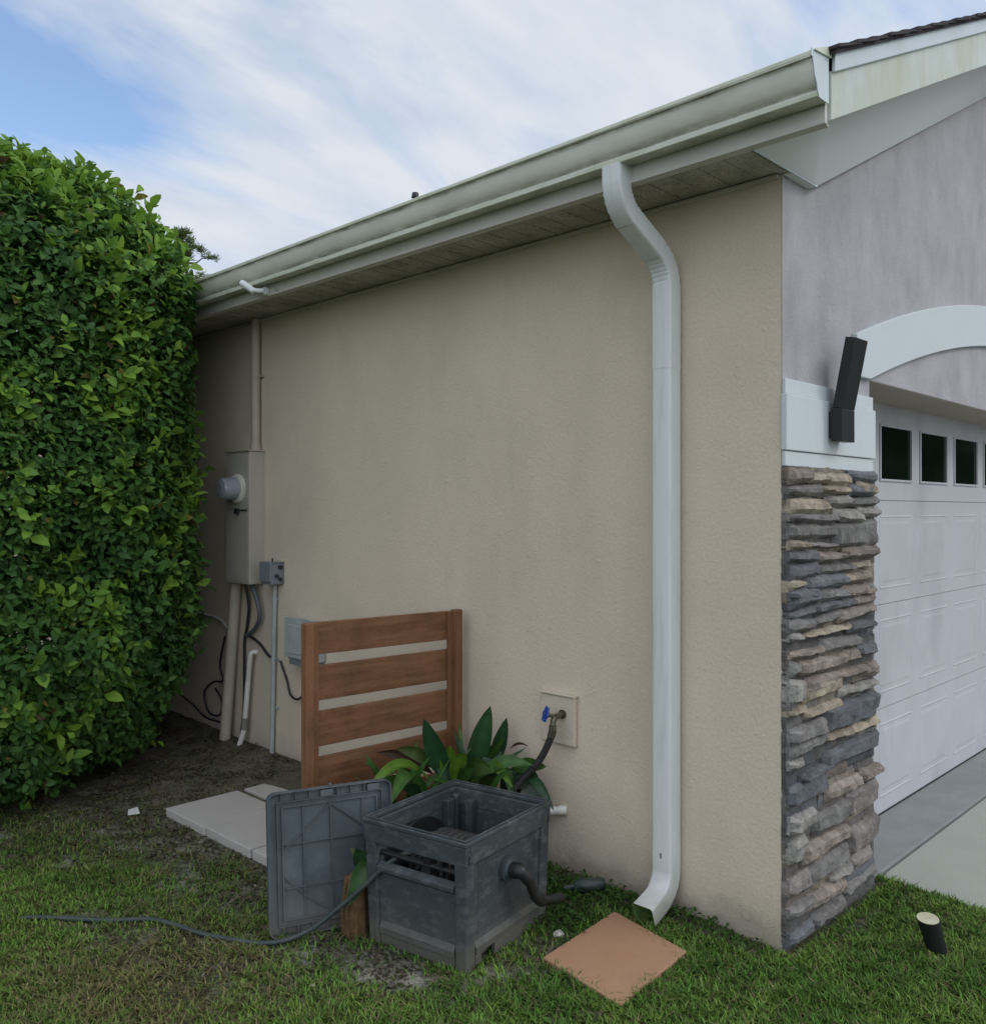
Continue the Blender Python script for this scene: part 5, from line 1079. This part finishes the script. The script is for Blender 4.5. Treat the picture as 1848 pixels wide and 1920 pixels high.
tuft = fbm(x * 26, y * 26, 0.5, 2); k = rng.random(len(x)) < (g ** 1.15 * (0.25 + 1.25 * np.clip((tuft - 0.3) * 2.2, 0, 1))); x, y, g, dry = x[k], y[k], g[k], dry[k]
n = len(x); z = gheight(x, y) - 0.004; print('grass', n)
hh = (0.010 + 0.020 * rng.random(n) ** 1.5) * (0.75 + 0.6 * fbm(x * 5, y * 5, 3, 2)); isd = rng.random(n) < (0.07 + 0.50 * dry)
a = rng.uniform(0, 2 * math.pi, n); lean = rng.uniform(0.3, 1.5, n) * (1 + 0.8 * isd)
dirx = np.cos(a) * lean * hh; diry = np.sin(a) * lean * hh; w = rng.uniform(0.0018, 0.0036, n); sxv = -np.sin(a) * w; syv = np.cos(a) * w
B = np.stack([x, y, z], 1); S2 = np.stack([sxv, syv, 0 * x], 1); Mi = B + np.stack([dirx * 0.35, diry * 0.35, hh * 0.6], 1); Ti = B + np.stack([dirx, diry, hh * 0.95], 1)
V = np.stack([B - S2, B + S2, Mi - S2 * 0.8, Mi + S2 * 0.8, Ti], 1).reshape(-1, 3)
tq = np.array([[0, 1, 3], [0, 3, 2], [2, 3, 4]]); F = (np.arange(n)[:, None, None] * 5 + tq[None]).reshape(-1, 3)
patch = np.clip((fbm(x * 7, y * 7, 7.7, 4) - 0.36) * 4, 0, 1)[:, None]
cg = np.array([0.076, 0.158, 0.026]) * (1 - patch) + np.array([0.138, 0.235, 0.042]) * patch; cg = cg * rng.uniform(0.45, 1.55, (n, 1)); cdry = np.array([0.19, 0.165, 0.075]) * rng.uniform(0.4, 1.3, (n, 1))
oliv = np.clip(dry * 1.2, 0, 1)[:, None]; cg = cg * (1 - 0.5 * oliv) + np.array([0.15, 0.165, 0.050]) * 0.5 * oliv * rng.uniform(0.6, 1.4, (n, 1))
C = np.where(isd[:, None], cdry, cg)
o = np_mesh('grass', V, F, M['grass'], np.repeat(C, 5, axis=0)); tag(o, kind='stuff')
# fallen leaves, clippings and thatch over the bare soil
x, y = scatter(170000, -2.6, 0.3, -0.6, 4.6); g, dry = cover(x, y); k = rng.random(len(x)) < (0.50 * (1 - g) * (0.15 + 1.7 * np.clip((fbm(x * 9, y * 9, 4.4, 3) - 0.4) * 3, 0, 1)) + 0.05); x, y = x[k], y[k]; n = len(x)
P_ = np.stack([x, y, gheight(x, y) + rng.uniform(0, 0.008, n)], 1); a = rng.uniform(0, 2 * math.pi, n); D_ = np.stack([np.cos(a), np.sin(a), rng.uniform(-0.1, 0.35, n)], 1)
Nn = unit(np.array([0, 0, 1.0]) + rng.normal(0, 0.4, (n, 3))); ln_ = rng.uniform(0.008, 0.028, n)
r_ = rng.random((n, 1)); C = np.where(r_ < 0.5, np.array([0.05, 0.038, 0.024]), np.where(r_ < 0.75, np.array([0.115, 0.095, 0.060]), np.where(r_ < 0.96, np.array([0.05, 0.07, 0.022]), np.array([0.26, 0.25, 0.19])))) * rng.uniform(0.6, 1.4, (n, 1))
V, F, Cc = leaves(P_, D_, Nn, ln_, ln_ * rng.uniform(0.12, 0.5, n), C); o = np_mesh('ground_litter', V, F, M['grass'], Cc); tag(o, kind='stuff')
# low weeds beside the wall
x, y = scatter(90000, -0.75, 0.0, 0.05, 1.3); wgt = blob(x, y, -0.20, 0.86, 0.13, 0.17) + 0.9 * blob(x, y, -0.38, 0.66, 0.12, 0.10) + 0.5 * blob(x, y, -0.05, 0.30, 0.05, 0.2) + 0.5 * blob(x, y, -0.09, 0.62, 0.08, 0.08)
k = rng.random(len(x)) < wgt * 0.16; x, y = x[k], y[k]; n = len(x); a = rng.uniform(0, 2 * math.pi, n)
P_ = np.stack([x, y, gheight(x, y) + rng.uniform(0, 0.035, n)], 1); D_ = np.stack([np.cos(a), np.sin(a), rng.uniform(0.1, 0.9, n)], 1); Nn = unit(np.array([0, 0, 1.0]) + rng.normal(0, 0.4, (n, 3))); ln_ = rng.uniform(0.012, 0.026, n)
C = np.array([0.045, 0.105, 0.018]) * rng.uniform(0.5, 1.5, (n, 1)); V, F, Cc = leaves(P_, D_, Nn, ln_, ln_ * 0.55, C); o = np_mesh('ground_weeds', V, F, M['leaf'], Cc); tag(o, kind='stuff')

# ---------------------------------------------------------------- trees across the road (seen only as reflections in the door windows)
def broad_tree(cx_, cy_, h, rad, label, seed):
    rs = np.random.default_rng(seed); e_ = empty('broadleaf_tree', (cx_, cy_, 0), label, 'tree', 'trees across the road'); mb = MB()
    mb.tube([(cx_, cy_, -0.1), (cx_, cy_, h * 0.4), (cx_ + 0.2, cy_, h * 0.8)], [0.25, 0.2, 0.06], 8)
    for k in range(9):
        a = k * 2.4; mb.tube([(cx_, cy_, h * 0.35 + 0.3 * k), (cx_ + math.cos(a) * rad * 0.7, cy_ + math.sin(a) * rad * 0.7, h * 0.5 + 0.35 * k)], [0.09, 0.03], 6)
    mb.build('trunk', M['bark'], e_, smooth=True)
    n = 5200; v = unit(rs.normal(0, 1, (n, 3))) * (0.55 + 0.45 * rs.random((n, 1)) ** 0.5)
    lump = 0.75 + 0.5 * fbm(v[:, 0] * 2 + seed, v[:, 1] * 2, v[:, 2] * 2, 2)[:, None]; P_ = v * lump * np.array([rad, rad, h * 0.46]) + np.array([cx_, cy_, h * 0.52])
    C = np.array([0.035, 0.075, 0.02]) * rs.uniform(0.5, 1.5, (n, 1)); ln_ = rs.uniform(0.3, 0.55, n)
    V, F, Cc = leaves(P_, rs.normal(0, 1, (n, 3)), rs.normal(0, 1, (n, 3)), ln_, ln_ * 0.6, C); np_mesh('crown', V, F, M['leaf'], Cc, e_)
for k, (x, y, h, rd, lb) in enumerate(((19.0, -3.0, 7.5, 3.4, 'leafy tree across the road, nearest to the house front line'), (22.0, -9.5, 8.0, 3.8, 'taller leafy tree in the middle of the row across the road'), (18.0, -15.5, 7.0, 3.4, 'leafy tree across the road, farthest along the drive'), (26.0, 3.0, 8.5, 4.0, 'large leafy tree beyond the far side of the house'))):
    broad_tree(x, y, h, rd, lb, 40 + k)
